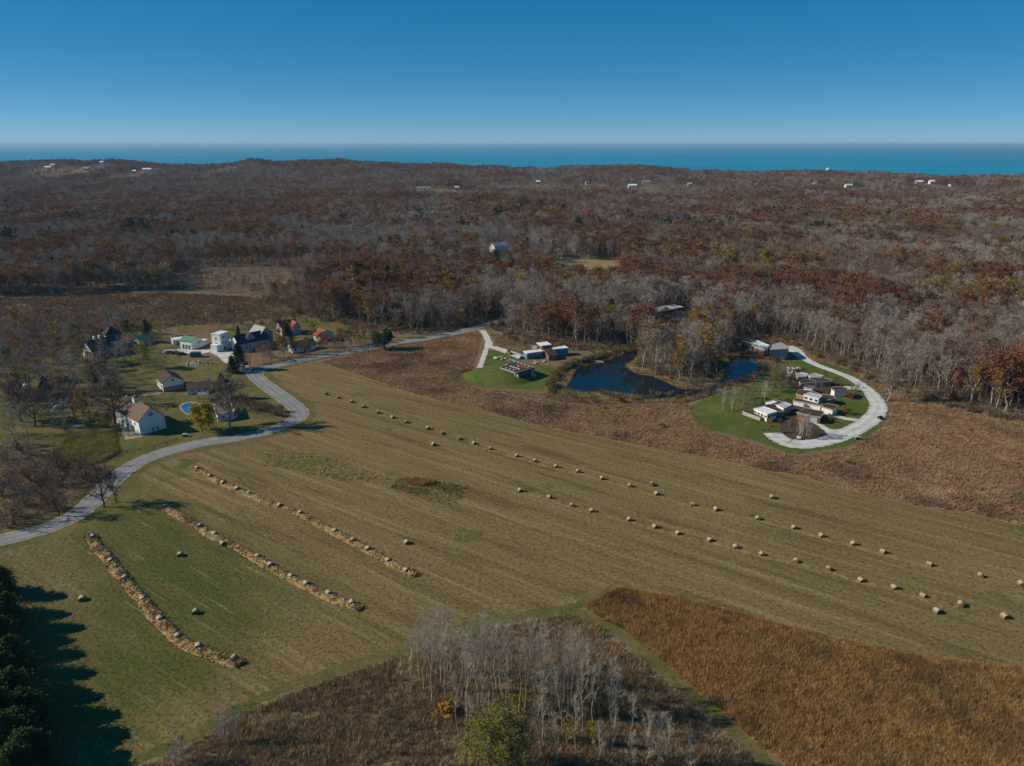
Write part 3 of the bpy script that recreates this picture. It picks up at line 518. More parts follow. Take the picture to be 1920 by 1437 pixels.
def tuft(h, r, n, wd, mat, droop=.35):
    mb = MB()
    for i in range(n):
        az = rnd(0, 6.28); b = np.array((math.cos(az) * r * rnd(0, .6), math.sin(az) * r * rnd(0, .6), -.05)); a2 = az + rnd(-1, 1)
        e = b + np.array((math.cos(a2) * h * droop * rnd(.3, 1.4), math.sin(a2) * h * droop * rnd(.3, 1.4), h * rnd(.55, 1.1))); mb.blade(b, e, wd * rnd(.6, 1.3))
    return mb.mesh('tuft', mat)
def jitter_grid(poly_or_box, sp):
    if len(poly_or_box) == 4 and not hasattr(poly_or_box[0], '__len__'): x0, x1, y0, y1 = poly_or_box
    else:
        a = np.array([tuple(q) for q in poly_or_box]); x0, y0 = a.min(0); x1, y1 = a.max(0)
    gx, gy = np.meshgrid(np.arange(x0, x1, sp), np.arange(y0, y1, sp)); gx = gx.ravel() + rng.uniform(-.5, .5, gx.size) * sp; gy = gy.ravel() + rng.uniform(-.5, .5, gy.size) * sp
    return gx, gy
BLOCK_LINES = [(ROAD, 4.6), (LOOP, 4.6), (DRIVE_C, 3), (DRIVE_C2, 1.8), (GARAGE_DRIVE, 3.2), (VILL_DRIVE, 4.5)]
FOOT = []      # building footprints (filled below, used to keep growth out)
def free(x, y, lawns=True, field=True, water=True):
    ok = np.ones(np.shape(x), bool)
    for ln, d in BLOCK_LINES: ok &= ~near_line(x, y, ln, d)
    if water: ok &= ~inside(x, y, POND_W) | inside(x, y, PENINSULA)
    if lawns:
        for q in (LAWN_MOUND, LAWN_LOOP, LAWN_VILLAGE): ok &= ~inside(x, y, q)
    if field: ok &= ~inside(x, y, FIELD_W)
    for q in FOOT: ok &= ~inside(x, y, q)
    return ok
def in_frame(x, y, m=60, top=0):
    px, py = proj(x, y, 0); return (px > -m) & (px < 1920 + m) & (py < 1437 + m * 2)

# ------------------------------------------------------------------ buildings
def opening(root, wall, Wd, L, u, z, w_, h_, kind='window', glass='glass', frame='trim'):
    """a window or door set on a wall of a house (local frame: x along the front, y back)"""
    o = {'f': ((u, 0), 0), 'b': ((Wd - u, L), math.pi), 'l': ((0, L - u), -math.pi / 2), 'r': ((Wd, u), math.pi / 2)}[wall]
    fr = MB(); t = .12
    if kind == 'window':
        fr.box(-w_ / 2 - t, w_ / 2 + t, -.08, .02, z - t, z); fr.box(-w_ / 2 - t, w_ / 2 + t, -.08, .02, z + h_, z + h_ + t)
        fr.box(-w_ / 2 - t, -w_ / 2, -.08, .02, z, z + h_); fr.box(w_ / 2, w_ / 2 + t, -.08, .02, z, z + h_)
        a = fr.build('window', frame, root, loc=(*o[0], 0), rz=o[1]); g = MB(); g.box(-w_ / 2, w_ / 2, -.04, .01, z, z + h_); g.build('pane', glass, a)
    else:
        fr.box(-w_ / 2, w_ / 2, -.07, .02, z, z + h_); a = fr.build('door', frame, root, loc=(*o[0], 0), rz=o[1])
        g = MB(); g.box(w_ * .35, w_ * .35 + .08, -.13, -.07, z + h_ * .48, z + h_ * .48 + .2); g.build('handle', 'steel', a)
def shell(root, Wd, L, wh, rh, ridge, wm, rm, over=.4, x0=0, y0=0, z0=0, th=.2, base=None):
    b = MB(); X0, X1, Y0, Y1 = x0, x0 + Wd, y0, y0 + L
    if ridge == 'L':   # ridge runs back from the front: gables front and back
        m_ = (X0 + X1) / 2
        b.add([(X0, Y0, z0), (X1, Y0, z0), (X1, Y0, wh), (m_, Y0, rh), (X0, Y0, wh)], [(0, 1, 2, 3, 4)]); b.add([(X1, Y1, z0), (X0, Y1, z0), (X0, Y1, wh), (m_, Y1, rh), (X1, Y1, wh)], [(0, 1, 2, 3, 4)])
        b.add([(X0, Y1, z0), (X0, Y0, z0), (X0, Y0, wh), (X0, Y1, wh)], [(0, 1, 2, 3)]); b.add([(X1, Y0, z0), (X1, Y1, z0), (X1, Y1, wh), (X1, Y0, wh)], [(0, 1, 2, 3)])
        s = (rh - wh) / (Wd / 2); e = wh - over * s
        prof = [(X0 - over, e), (m_, rh), (X1 + over, e), (X1 + over, e + th), (m_, rh + th), (X0 - over, e + th)]
        ring = lambda y: [(a, y, c + .01) for a, c in prof]; ya, yb = Y0 - over, Y1 + over
    elif ridge == 'W':
        m_ = (Y0 + Y1) / 2
        b.add([(X0, Y1, z0), (X0, Y0, z0), (X0, Y0, wh), (X0, m_, rh), (X0, Y1, wh)], [(0, 1, 2, 3, 4)]); b.add([(X1, Y0, z0), (X1, Y1, z0), (X1, Y1, wh), (X1, m_, rh), (X1, Y0, wh)], [(0, 1, 2, 3, 4)])
        b.add([(X0, Y0, z0), (X1, Y0, z0), (X1, Y0, wh), (X0, Y0, wh)], [(0, 1, 2, 3)]); b.add([(X1, Y1, z0), (X0, Y1, z0), (X0, Y1, wh), (X1, Y1, wh)], [(0, 1, 2, 3)])
        s = (rh - wh) / (L / 2); e = wh - over * s
        prof = [(Y0 - over, e), (m_, rh), (Y1 + over, e), (Y1 + over, e + th), (m_, rh + th), (Y0 - over, e + th)]
        ring = lambda x: [(x, a, c + .01) for a, c in prof]; ya, yb = X1 + over, X0 - over
    elif ridge == 'shed':   # low at the front, high at the back
        b.add([(X0, Y1, z0), (X0, Y0, z0), (X0, Y0, wh), (X0, Y1, rh)], [(0, 1, 2, 3)]); b.add([(X1, Y0, z0), (X1, Y1, z0), (X1, Y1, rh), (X1, Y0, wh)], [(0, 1, 2, 3)])
        b.add([(X0, Y0, z0), (X1, Y0, z0), (X1, Y0, wh), (X0, Y0, wh)], [(0, 1, 2, 3)]); b.add([(X1, Y1, z0), (X0, Y1, z0), (X0, Y1, rh), (X1, Y1, rh)], [(0, 1, 2, 3)])
        s = (rh - wh) / L; prof = [(Y0 - over, wh - over * s), (Y1 + over, rh + over * s), (Y1 + over, rh + over * s + th), (Y0 - over, wh - over * s + th)]
        ring = lambda x: [(x, a, c + .01) for a, c in prof]; ya, yb = X1 + over, X0 - over
    elif ridge == 'hip':
        b.box(X0, X1, Y0, Y1, z0, wh); rf = MB(); k = min(Wd, L) / 2; A = [(X0 - over, Y0 - over, wh), (X1 + over, Y0 - over, wh), (X1 + over, Y1 + over, wh), (X0 - over, Y1 + over, wh), (X0 + k, Y0 + L / 2, rh), (X1 - k, Y0 + L / 2, rh)]
        rf.add([(q[0], q[1], q[2] + .02) for q in A], [(0, 1, 5, 4), (1, 2, 5), (2, 3, 4, 5), (3, 0, 4), (3, 2, 1, 0)])
        w_ = b.build('wall', wm, root); return w_, rf.build('roof', rm, root)
    else:                   # flat, with a rim
        b.box(X0, X1, Y0, Y1, z0, wh); rf = MB(); rf.box(X0 - over, X1 + over, Y0 - over, Y1 + over, wh + .01, wh + th)
        w_ = b.build('wall', wm, root); r_ = rf.build('roof', rm, root)
        rim = MB(); o2 = over + .06
        for q in ((X0 - o2, X1 + o2, Y0 - o2, Y0 - over + .2), (X0 - o2, X1 + o2, Y1 + over - .2, Y1 + o2), (X0 - o2, X0 - over + .2, Y0 - over + .2, Y1 + over - .2), (X1 + over - .2, X1 + o2, Y0 - over + .2, Y1 + over - .2)): rim.box(*q, wh - .05, wh + th + .18)
        rim.build('rim', 'trim', r_); return w_, r_
    n = len(prof); rf = MB(); rf.add(ring(ya) + ring(yb), [(i, n + i, n + (i + 1) % n, (i + 1) % n) for i in range(n)] + [tuple(range(n)), tuple(range(2 * n - 1, n - 1, -1))])
    return b.build('wall', wm, root), rf.build('roof', rm, root)
def house(name, label, cat, A, B, L, wh, rh, ridge, wm, rm, over=.4, wins=(), doors=(), group=None, Wd=None, z=0, frame='trim'):
    a, b = P(*A), P(*B); d = (b - a); Wd = Wd or d.length; rz = math.atan2(d.y, d.x)
    ex = Vector((math.cos(rz), math.sin(rz))); ey = Vector((-ex.y, ex.x))
    FOOT.append([tuple(a.xy + ex * i + ey * j) for i, j in ((-1, -1.5), (Wd + 1, -1.5), (Wd + 1, L + 1), (-1, L + 1))])
    root = thing(name, label, cat, (a.x, a.y, z - .02), rz, group)
    shell(root, Wd, L, wh, rh, ridge, wm, rm, over)
    for q in wins: opening(root, q[0], Wd, L, *q[1:5], frame=frame)
    for q in doors: opening(root, q[0], Wd, L, q[1], 0, q[2], q[3], 'door', frame=q[4] if len(q) > 4 else 'green_paint')
    return root, Wd, L
def rowwin(wall, n, total, z, w_=.9, h_=1.2): return [(wall, total * (i + .5) / n, z, w_, h_) for i in range(n)]

# --- the white barn
r, bw, bl = house('barn', 'tall white barn with brown gable roof and quilt emblem beside the road', 'barn', (264, 817), (312, 803), 19.5, 5.6, 9.6, 'L', 'white_wall', 'brown_roof', .45,
    wins=rowwin('l', 5, 18, 3.2, .8, 1.0), doors=[('l', 5, 2.2, 2.5), ('l', 9.5, 1.2, 2.2), ('l', 14, 2.2, 2.5), ('f', 4.6, .9, 1.9, 'blue_grey_wall'), ('f', 6.2, .9, 1.9, 'blue_grey_wall')])
cu = MB(); s = bw / 2; cu.box(s - .9, s + .9, 10.4, 12.2, 8.4, 11.0); cc = cu.build('cupola', 'white_wall', r)
rf = MB(); rf.add([(s - 1.15, 10.1, 11), (s + 1.15, 10.1, 11), (s + 1.15, 12.5, 11), (s - 1.15, 12.5, 11), (s, 10.1, 12), (s, 12.5, 12)], [(0, 1, 4), (1, 2, 5, 4), (2, 3, 5), (3, 0, 4, 5), (3, 2, 1, 0)]); rf.build('cupola_roof', 'brown_roof', cc)
em = MB(); zc = 7.0; k = .95; em.add([(s - k, -.09, zc), (s, -.09, zc - k), (s + k, -.09, zc), (s, -.09, zc + k), (s - k, -.01, zc), (s, -.01, zc - k), (s + k, -.01, zc), (s, -.01, zc + k)], [(0, 1, 2, 3), (0, 4, 5, 1), (1, 5, 6, 2), (2, 6, 7, 3), (3, 7, 4, 0)])
e = em.build('quilt_emblem', 'emblem_purple', r)
for kk, yy, mt in ((.66, -.1, 'emblem_red'), (.46, -.11, 'white_wall'), (.2, -.12, 'emblem_purple')):
    q = MB(); q.add([(s - kk, yy, zc), (s, yy, zc - kk), (s + kk, yy, zc), (s, yy, zc + kk)], [(0, 1, 2, 3)]); q.build('diamond', mt, e)
# --- village houses
a = P(307, 735.5); ang = R(38); bb = a + Vector((math.cos(ang), math.sin(ang), 0)) * 8.2; B2 = proj(bb.x, bb.y, 0)
r, bw, bl = house('cottage', 'white gabled cottage on a stone base with dark brown roof behind the barn', 'house', (307, 735.5), B2, 11, 4.0, 6.4, 'L', 'white_wall', 'dark_brown_roof', .45, wins=[('f', 4.1, 4.1, .8, .8), ('f', 6, 1.0, .8, .9)] + rowwin('l', 4, 11, 1.6), doors=[('l', 8.5, 1.1, 2.1)])
st = MB(); st.box(.02, bw - .02, -.12, -.02, 0, 2.0); st.build('stone_base', 'stone_wall', r)
house('shed', 'low white shed with dark brown roof beside the cottage', 'shed', (352, 741), (396, 736), 5.2, 2.6, 4.4, 'W', 'white_wall', 'brown_roof', .3, wins=[('f', 2.0, 1.2, .8, .7), ('f', 7.2, 1.2, .8, .7)], doors=[('f', 4.6, 1.0, 2.0, 'blue_grey_wall')])
house('green_roofed_shed', 'long shed with green metal roof at the wood edge', 'shed', (264, 650), (292, 641), 6, 2.9, 4.6, 'W', 'grey_wall', 'green_roof', .3, wins=rowwin('f', 3, 8, 1.2), doors=[('l', 3, 1.6, 2.2)])
house('white_outbuilding', 'small white outbuilding with pale flat roof beside the gravel yard', 'shed', (325, 648), (344, 645.5), 5, 2.7, 2.7, 'flat', 'white_wall', 'white_roof', .15, doors=[('f', 2.5, 1.6, 2.0)])
r, bw, bl = house('green_roofed_barn', 'white barn with bright green metal roof by the gravel yard', 'barn', (360, 656.5), (381, 649.5), 7.5, 4.4, 5.9, 'L', 'white_wall', 'green_roof', .35, wins=[('f', 4.4, 2.4, .8, .9), ('f', 5.8, 2.4, .8, .9)], doors=[('l', 2.0, 1.4, 2.4), ('l', 4.0, 1.4, 2.4), ('l', 6, 1.4, 2.4)])
an = MB(); an.box(bw, bw + 4, .5, 5, 0, 2.5); an.build('lean_to', 'white_wall', r); an = MB(); an.box(bw + .1, bw + 4.2, .3, 5.2, 2.51, 2.7); an.build('lean_to_roof', 'white_roof', r)
r, bw, bl = house('tower_house', 'white boxy tower house with flat roof by the gravel yard', 'house', (416, 659), (432, 653), 5.5, 8.6, 8.6, 'flat', 'white_wall', 'white_roof', .1, wins=[('f', 1.6, 3.6, .7, .9), ('f', 3.2, 3.6, .7, .9), ('f', 2.4, 6.4, 1.2, .8), ('l', 2.6, 6, .7, 1), ('l', 2.6, 3.2, .7, 1)], doors=[('f', 2.4, 1.1, 2.1)])
an = MB(); an.box(bw, bw + 4.5, .4, 5, 0, 3.0); an.build('wing', 'white_wall', r); an = MB(); an.box(bw + .1, bw + 4.7, .2, 5.2, 3.01, 3.2); an.build('wing_roof', 'white_roof', r)
an = MB(); an.box(-2.4, 0, .8, 4.6, 0, 3.4); an.build('wing', 'white_wall', r); an = MB(); an.box(-2.55, -.1, .65, 4.75, 3.41, 3.6); an.build('wing_roof', 'white_roof', r)
r, bw, bl = house('gabled_house', 'grey house with dark roof and white end gable behind the roadside spruce', 'house', (449, 662), (506, 650), 8, 4.6, 8.2, 'W', 'blue_grey_wall', 'slate_roof', .4, wins=rowwin('f', 5, 15, 1.3), doors=[('f', 8, 1.1, 2.1)])
g = MB(); g.add([(-.05, 8, 0), (-.05, 0, 0), (-.05, 0, 4.6), (-.05, 4, 8.15), (-.05, 8, 4.6)], [(0, 1, 2, 3, 4)]); g.build('end_gable', 'white_wall', r)
shell(r, 4.2, 4.4, 6.8, 9.0, 'L', 'blue_grey_wall', 'slate_roof', .3, 5.2, .8, 4)
house('grey_gable_house', 'pale grey house with steep gable behind the dark roofed house', 'house', (489, 651), (513, 645), 9, 6.2, 9.8, 'L', 'grey_wall', 'grey_roof', .4, wins=[('f', 2, 1.4, .9, 1.3), ('f', 5, 1.4, .9, 1.3), ('f', 3.5, 5, .9, 1.3)], doors=[('l', 3, 1.1, 2.1)])
r, bw, bl = house('red_roofed_house', 'house with orange red roof and blue grey gable among garden trees', 'house', (529, 630), (560, 625), 8, 4.4, 7.6, 'W', 'cream_wall', 'red_roof', .4, wins=rowwin('f', 3, 7, 1.3))
shell(r, 4.4, 6, 4.6, 7.2, 'L', 'blue_grey_wall', 'red_roof', .35, 5.4, -2.6, 0); g = MB(); g.box(3.2, 4.0, 5, 5.8, 7, 9.2); g.build('chimney', 'stone_wall', r)
house('red_roofed_cottage', 'small cream cottage with dull red roof beside the yellow tree', 'house', (601, 641), (625, 635), 6, 2.9, 5.6, 'L', 'cream_wall', 'red_roof', .4, wins=[('f', 1.6, 1, .8, 1), ('f', 4.4, 1, .8, 1)], doors=[('f', 3, 1, 2)])
house('brown_cottage', 'low cottage with purple brown roof and white end wall by the roadside trees', 'house', (549, 663), (592, 655), 6, 2.7, 5.0, 'W', 'white_wall', 'brown_roof', .35, wins=rowwin('f', 3, 10, 1), doors=[('f', 6.8, 1, 2)])
r, bw, bl = house('slate_house', 'large dark slate roofed house among bare trees at the marsh edge', 'house', (175, 674), (226, 662), 9, 4.2, 8.4, 'W', 'grey_wall', 'slate_roof', .45, wins=rowwin('f', 5, 14, 1.3), doors=[('f', 9.5, 1.1, 2.1)])
g = MB(); g.add([(-.05, 9, 0), (-.05, 0, 0), (-.05, 0, 4.2), (-.05, 4.5, 8.35), (-.05, 9, 4.2)], [(0, 1, 2, 3, 4)]); g.build('end_gable', 'white_wall', r)
for q in (4, 6.5): g = MB(); g.box(q, q + .9, 4.2, 5.1, 7, 10); g.build('chimney', 'trim', r)
house('hip_roofed_house', 'dark house with curved looking steep hip roof behind the slate house', 'house', (204, 652), (229, 648), 7, 6.5, 10.5, 'hip', 'blue_grey_wall', 'dark_brown_roof', .9, wins=rowwin('f', 3, 7, 3.5))
house('dark_hall', 'dark steep roofed house beside the domed tower in the trees', 'house', (70, 752), (98, 748), 8, 3.4, 8.4, 'L', 'dark_wall', 'dark_brown_roof', .5, wins=[('f', 2, 1, .8, 1.2), ('f', 4.4, 1, .8, 1.2)], doors=[('f', 3.2, 1, 2)])
p = P(56, 752); r = thing('domed_tower', 'blue grey tower with bell shaped metal dome among bare trees', 'tower', (p.x, p.y, 0)); FOOT.append([(p.x - 3, p.y - 4), (p.x + 3, p.y - 4), (p.x + 3, p.y + 3), (p.x - 3, p.y + 3)])
g = MB(); g.cyl((0, 0), 1.7, -.02, 4.2, 10); g.build('wall', 'blue_grey_wall', r)
g = MB(); pr = [(2.0, 4.2), (1.95, 5.2), (1.7, 6.2), (1.25, 7.0), (.7, 7.6), (.35, 8.2), (.3, 8.9), (.05, 9.6)]
for (a0, z0), (a1, z1) in zip(pr[:-1], pr[1:]): g.cyl((0, 0), a0, z0, z1 + .005, 12, r1=a1)
g.build('dome', 'pale_blue_roof', r); g = MB(); g.box(-.5, .5, -1.78, -1.5, 1.6, 3.4); g.build('window', 'glass', r)
# --- pool court by the golden tree
pl = W([(340, 763), (352, 756), (372, 758), (376, 766), (366, 776), (350, 775)]); sheet('pool_patio', [tuple(Vector(q) + (Vector(q) - Vector(P(357, 766).xy)).normalized() * 1.3) for q in pl], .05, 'paving', .05, label='tan stone paving round the pool')
sheet('pool', pl, .07, 'pool_water', .03, label='small blue swimming pool')
r, bw, bl = house('pool_house', 'low white pool house with flat brown roof behind the golden tree', 'house', (409, 791), (440, 786), 11, 2.9, 2.9, 'flat', 'white_wall', 'brown_roof', .3, wins=[('f', 2, 1, .9, 1), ('f', 4.4, 1, .9, 1)], doors=[('l', 4, 1.2, 2.1)])
p = P(371, 754); r = thing('pergola', 'grey slatted pergola beside the pool', 'pergola', (p.x, p.y, 0), R(15)); FOOT.append([(p.x - 1, p.y - 2), (p.x + 6, p.y - 2), (p.x + 6, p.y + 5), (p.x - 1, p.y + 5)])
for x, y in ((.2, .2), (4.2, .2), (.2, 3.6), (4.2, 3.6)): g = MB(); g.box(x - .1, x + .1, y - .1, y + .1, -.02, 2.6); g.build('post', 'grey_wall', r)
for y in (.2, 3.6): g = MB(); g.box(-.1, 4.6, y - .08, y + .08, 2.6, 2.8); g.build('beam', 'grey_wall', r)
for i in range(9): g = MB(); g.box(.1 + i * .5, .34 + i * .5, -.2, 4.0, 2.8, 2.92); g.build('slat', 'grey_roof', r)

# --- polygon blocks traced by their roof corners at a known height
def block(name, label, cat, px, z, wm, rm, rim='auto', th=.22, root=None, z0=0.0, over=.15, group=None):
    rim = ('concrete' if rm == 'sod_roof' else 'trim') if rim == 'auto' else rim
    pts = [P(a, b, z) for a, b in px]; c = sum(pts, Vector()) / len(pts)
    ar = sum(pts[i].x * pts[(i + 1) % len(pts)].y - pts[(i + 1) % len(pts)].x * pts[i].y for i in range(len(pts)))
    if ar < 0: pts.reverse()
    FOOT.append([tuple(q.xy) for q in pts])
    if root is None: root = thing(name, label, cat, (c.x, c.y, 0), 0, group)
    o = root.location; n = len(pts)
    lo = [(q.x - o.x, q.y - o.y, z0 - .02) for q in pts]; hi = [(q.x - o.x, q.y - o.y, z) for q in pts]
    wl = MB(); wl.add(lo + hi, [(i, (i + 1) % n, n + (i + 1) % n, n + i) for i in range(n)] + [tuple(range(n, 2 * n))]); wl.build('wall', wm, root)
    k = 1 + over / max(1, (pts[0] - c).length)
    cx, cy = c.x - o.x, c.y - o.y; e = [(cx + (q[0] - cx) * k, cy + (q[1] - cy) * k) for q in hi]
    rf = MB(); rf.add([(x, y, z + .01) for x, y in e] + [(x, y, z + th) for x, y in e], [(i, (i + 1) % n, n + (i + 1) % n, n + i) for i in range(n)] + [tuple(range(n, 2 * n)), tuple(range(n - 1, -1, -1))]); ro = rf.build('roof', rm, root)
    if rim:
        for i in range(n):
            a0 = Vector(e[i]); a1 = Vector(e[(i + 1) % n]); d = (a1 - a0).normalized(); nn = Vector((d.y, -d.x)) * .09; mb = MB(); q = [a0 - nn, a1 - nn, a1 + nn, a0 + nn]
            mb.add([(v.x, v.y, z - .12) for v in q] + [(v.x, v.y, z + th + .12) for v in q], [(0, 1, 5, 4), (1, 2, 6, 5), (2, 3, 7, 6), (3, 0, 4, 7), (4, 5, 6, 7), (3, 2, 1, 0)]); mb.build('rim', rim, ro)
    return root, [Vector((x, y, 0)) for x, y in e]
def wall_windows(root, a, b, n, z, w_, h_, mat='glass', proud=.06, name='window'):
    """n panes along the wall from local point a to b (a to b runs with the outside on its right)"""
    a = Vector(a[:2]); b = Vector(b[:2]); d = (b - a); L = d.length; rz = math.atan2(d.y, d.x)
    for i in range(n):
        p_ = a + d * ((i + .5) / n); fr = MB(); fr.box(-w_ / 2 - .08, w_ / 2 + .08, -proud, .03, z - .08, z + h_ + .08); f = fr.build(name, 'trim', root, loc=(p_.x, p_.y, 0), rz=rz)
        g = MB(); g.box(-w_ / 2, w_ / 2, -proud - .02, 0, z, z + h_); g.build('pane', mat, f)
def c8(pts): return [(1380 + a / 6.4, 640 + b / 6.4) for a, b in pts]
GH = 'garden houses inside the gravel loop'
r, e = block('garden_house', 'white flat roofed garden house with a row of windows and brown apron roof', 'house', c8([(220, 815), (330, 790), (490, 850), (375, 882)]), 2.9, 'white_wall', 'white_roof', group=GH); wall_windows(r, e[0], e[1], 4, 1.6, 1.0, .7)
wall_windows(r, e[3], e[0], 4, 1.6, 1.0, .7)
block('', '', '', c8([(80, 850), (120, 828), (215, 835), (375, 900), (290, 925)]), 1.1, 'concrete', 'sod_roof', root=r)
block('', '', '', c8([(335, 785), (430, 750), (560, 800), (650, 800), (560, 850), (490, 848)]), 1.9, 'stone_wall', 'sod_roof', root=r)
r, e = block('skylit_house', 'low house with glass skylight boxes and white rim behind the flat white roof', 'house', c8([(355, 735), (460, 706), (560, 735), (500, 772)]), 2.0, 'white_wall', 'sod_roof', group=GH)
block('', '', '', c8([(490, 772), (580, 738), (660, 770), (570, 815)]), 2.7, 'white_wall', 'pale_blue_roof', root=r)
block('', '', '', c8([(372, 738), (440, 718), (490, 735), (420, 755)]), 2.35, 'white_wall', 'white_roof', root=r, z0=1.9, th=.1)
r, e = block('sod_roofed_garage', 'garage with brown planted roof and pale door by the forecourt', 'garage', c8([(735, 862), (840, 815), (1050, 852), (1010, 918), (880, 897)]), 2.6, 'rust_wall', 'sod_roof', group=GH)
pa, pb = P(*c8([(878, 897)])[0], 2.6), P(*c8([(1006, 916)])[0], 2.6); d = MB(); L_ = (pb - pa).length - .8; d.box(.4, L_, -.12, -.03, 0, 2.2); dd = d.build('door', 'container_pale', r, loc=(pa.x - r.location.x, pa.y - r.location.y, 0), rz=math.atan2(pb.y - pa.y, pb.x - pa.x))
r, e = block('terrace_house', 'long terrace house with grey white upper storey over brown roofs', 'house', c8([(815, 648), (870, 622), (1030, 658), (992, 694)]), 3.9, 'white_wall', 'pale_blue_roof', group=GH); wall_windows(r, e[3], e[0], 3, 2.6, 1.1, .8); wall_windows(r, e[0], e[1], 3, 2.6, 1.1, .8)
block('', '', '', c8([(725, 640), (770, 590), (880, 600), (1010, 640), (1160, 660), (1190, 690), (1110, 710), (815, 665)]), 2.4, 'wood_wall', 'sod_roof', root=r)
block('', '', '', c8([(690, 718), (722, 690), (1040, 752), (1012, 782)]), 1.8, 'white_wall', 'sod_roof', root=r)
r, e = block('white_annex', 'low white annex with brown planted roof beside the round golden bush', 'annex', c8([(1030, 792), (1085, 755), (1230, 782), (1160, 832)]), 2.4, 'white_wall', 'sod_roof', group=GH)
r, e = block('white_cabin', 'white cabin with narrow brown planted roof by the upper gravel drive', 'cabin', c8([(1145, 580), (1180, 552), (1330, 565), (1325, 596), (1185, 600)]), 2.6, 'white_wall', 'sod_roof', group=GH)
block('white_garden_shed', 'small white garden shed behind the terrace house', 'shed', c8([(815, 556), (850, 535), (935, 555), (915, 572)]), 2.1, 'white_wall', 'sod_roof', group=GH)
block('glass_studio', 'low studio with pale blue glass roof below the stony bank', 'studio', c8([(720, 395), (780, 380), (860, 400), (830, 432), (745, 428)]), 2.1, 'stone_wall', 'pale_blue_roof', group=GH)
block('grey_roofed_studio', 'low studio with grey flat roof beside the glass studio', 'studio', c8([(868, 415), (930, 392), (1040, 420), (1010, 442), (890, 440)]), 2.1, 'stone_wall', 'grey_roof', group=GH)
block('stone_studio', 'small stone studio with brown roof above the upper gravel drive', 'studio', c8([(760, 490), (860, 455), (960, 480), (1060, 450), (1150, 472), (1140, 490), (960, 500), (780, 515)]), 1.8, 'stone_wall', 'sod_roof', group=GH)
# --- the grey house above the pond
def c4(pts): return [(1370 + a / 11.98, 620 + b / 11.98) for a, b in pts]
r, e = block('pond_house', 'long grey modern house with white roof above the dark pond', 'house', c4([(440, 275), (600, 235), (865, 345), (830, 380)]), 4.6, 'grey_wall', 'white_roof'); wall_windows(r, e[3], e[0], 3, 1.4, 1.5, 1.6)
block('', '', '', c4([(255, 240), (330, 225), (600, 238), (440, 285)]), 4.2, 'dark_wall', 'slate_roof', root=r)
block('', '', '', c4([(560, 385), (630, 365), (805, 425), (745, 460)]), 3.0, 'rust_wall', 'white_roof', root=r)
block('grey_hall', 'tall grey hall with angular pale roof beside the gravel turning place', 'house', c4([(885, 440), (935, 325), (1120, 265), (1305, 390), (1270, 420)]), 5.2, 'grey_wall', 'grey_roof', rim=None)
# --- blue and rust house
def c3(pts): return [(920 + a / 11.98, 620 + b / 11.98) for a, b in pts]
r, e = block('container_house', 'modern house of blue boxes and rust walls with white roofs above the pond', 'house', c3([(815, 525), (740, 470), (1090, 430), (1175, 475)]), 2.8, 'container_blue', 'white_roof')
block('', '', '', c3([(1420, 430), (1400, 395), (1650, 352), (1745, 400)]), 3.6, 'container_blue', 'white_roof', root=r)
block('', '', '', c3([(1155, 350), (1040, 285), (1250, 262), (1360, 328)]), 4.6, 'rust_wall', 'white_roof', root=r)
block('', '', '', c3([(925, 440), (930, 350), (1040, 350), (1040, 430)]), 3.0, 'container_pale', 'grey_roof', root=r, rim=None)
q = [P(920 + a / 11.98, 620 + b / 11.98, zz) for a, b, zz in ((1305, 585, 2.2), (1525, 555, 2.2), (1372, 392, 3.4), (1175, 402, 3.4))]; o = r.location
g = MB(); vs = [(v.x - o.x, v.y - o.y, v.z) for v in q]; lo = [(x, y, -.02) for x, y, z in vs]; g.add(lo + vs, [(0, 1, 5, 4), (1, 2, 6, 5), (2, 3, 7, 6), (3, 0, 4, 7)]); g.build('wall', 'rust_wall', r)
g = MB(); g.add([(x, y, z + .01) for x, y, z in vs] + [(x, y, z + .25) for x, y, z in vs], [(0, 1, 5, 4), (1, 2, 6, 5), (2, 3, 7, 6), (3, 0, 4, 7), (4, 5, 6, 7), (3, 2, 1, 0)]); g.build('roof', 'dark_brown_roof', r); FOOT.append([tuple(v.xy) for v in q])
wall_windows(r, vs[0], vs[1], 3, .5, 1.1, 1.5)
g = MB(); l0 = Vector(e[0]); l1 = Vector(e[1])
wall_windows(r, P(988, 674).xy - o.xy, P(1016, 672).xy - o.xy, 2, .3, .8, 1.9)
# --- earth covered house and its mound
mc = P(938, 712); mb = MB(); NX, NY = 44, 30
def mound_h(x, y):
    e_ = ((x + 2) / 17) ** 2 + ((y - 2) / 10.5) ** 2; return 3.6 * max(0, 1 - e_) ** .8
ca, sa = math.cos(R(-12)), math.sin(R(-12)); vs = []
for j in range(NY + 1):
    for i in range(NX + 1):
        x = -20 + 40 * i / NX; y = -13 + 28 * j / NY; vs.append((mc.x + x * ca - y * sa, mc.y + x * sa + y * ca, mound_h(x, y) - .03 + (.06 if mound_h(x, y) > 0 else 0)))
mb.add(vs, [(j * (NX + 1) + i, j * (NX + 1) + i + 1, (j + 1) * (NX + 1) + i + 1, (j + 1) * (NX + 1) + i) for j in range(NY) for i in range(NX)])
o_ = link('mound', mb.mesh('mound', 'lawn', True), kind='structure', label='grassy mound against the earth covered house')
r, e = block('earth_house', 'earth covered house with brown roof planes, white beams and skylights on the lawn', 'house', c3([(215, 845), (530, 690), (970, 835), (830, 880), (560, 960)]), 4.0, 'dark_wall', 'sod_roof', rim='concrete'); o = r.location
def roofpt(a, b, z=4.0): q_ = P(920 + a / 11.98, 620 + b / 11.98, z); return q_.x - o.x, q_.y - o.y
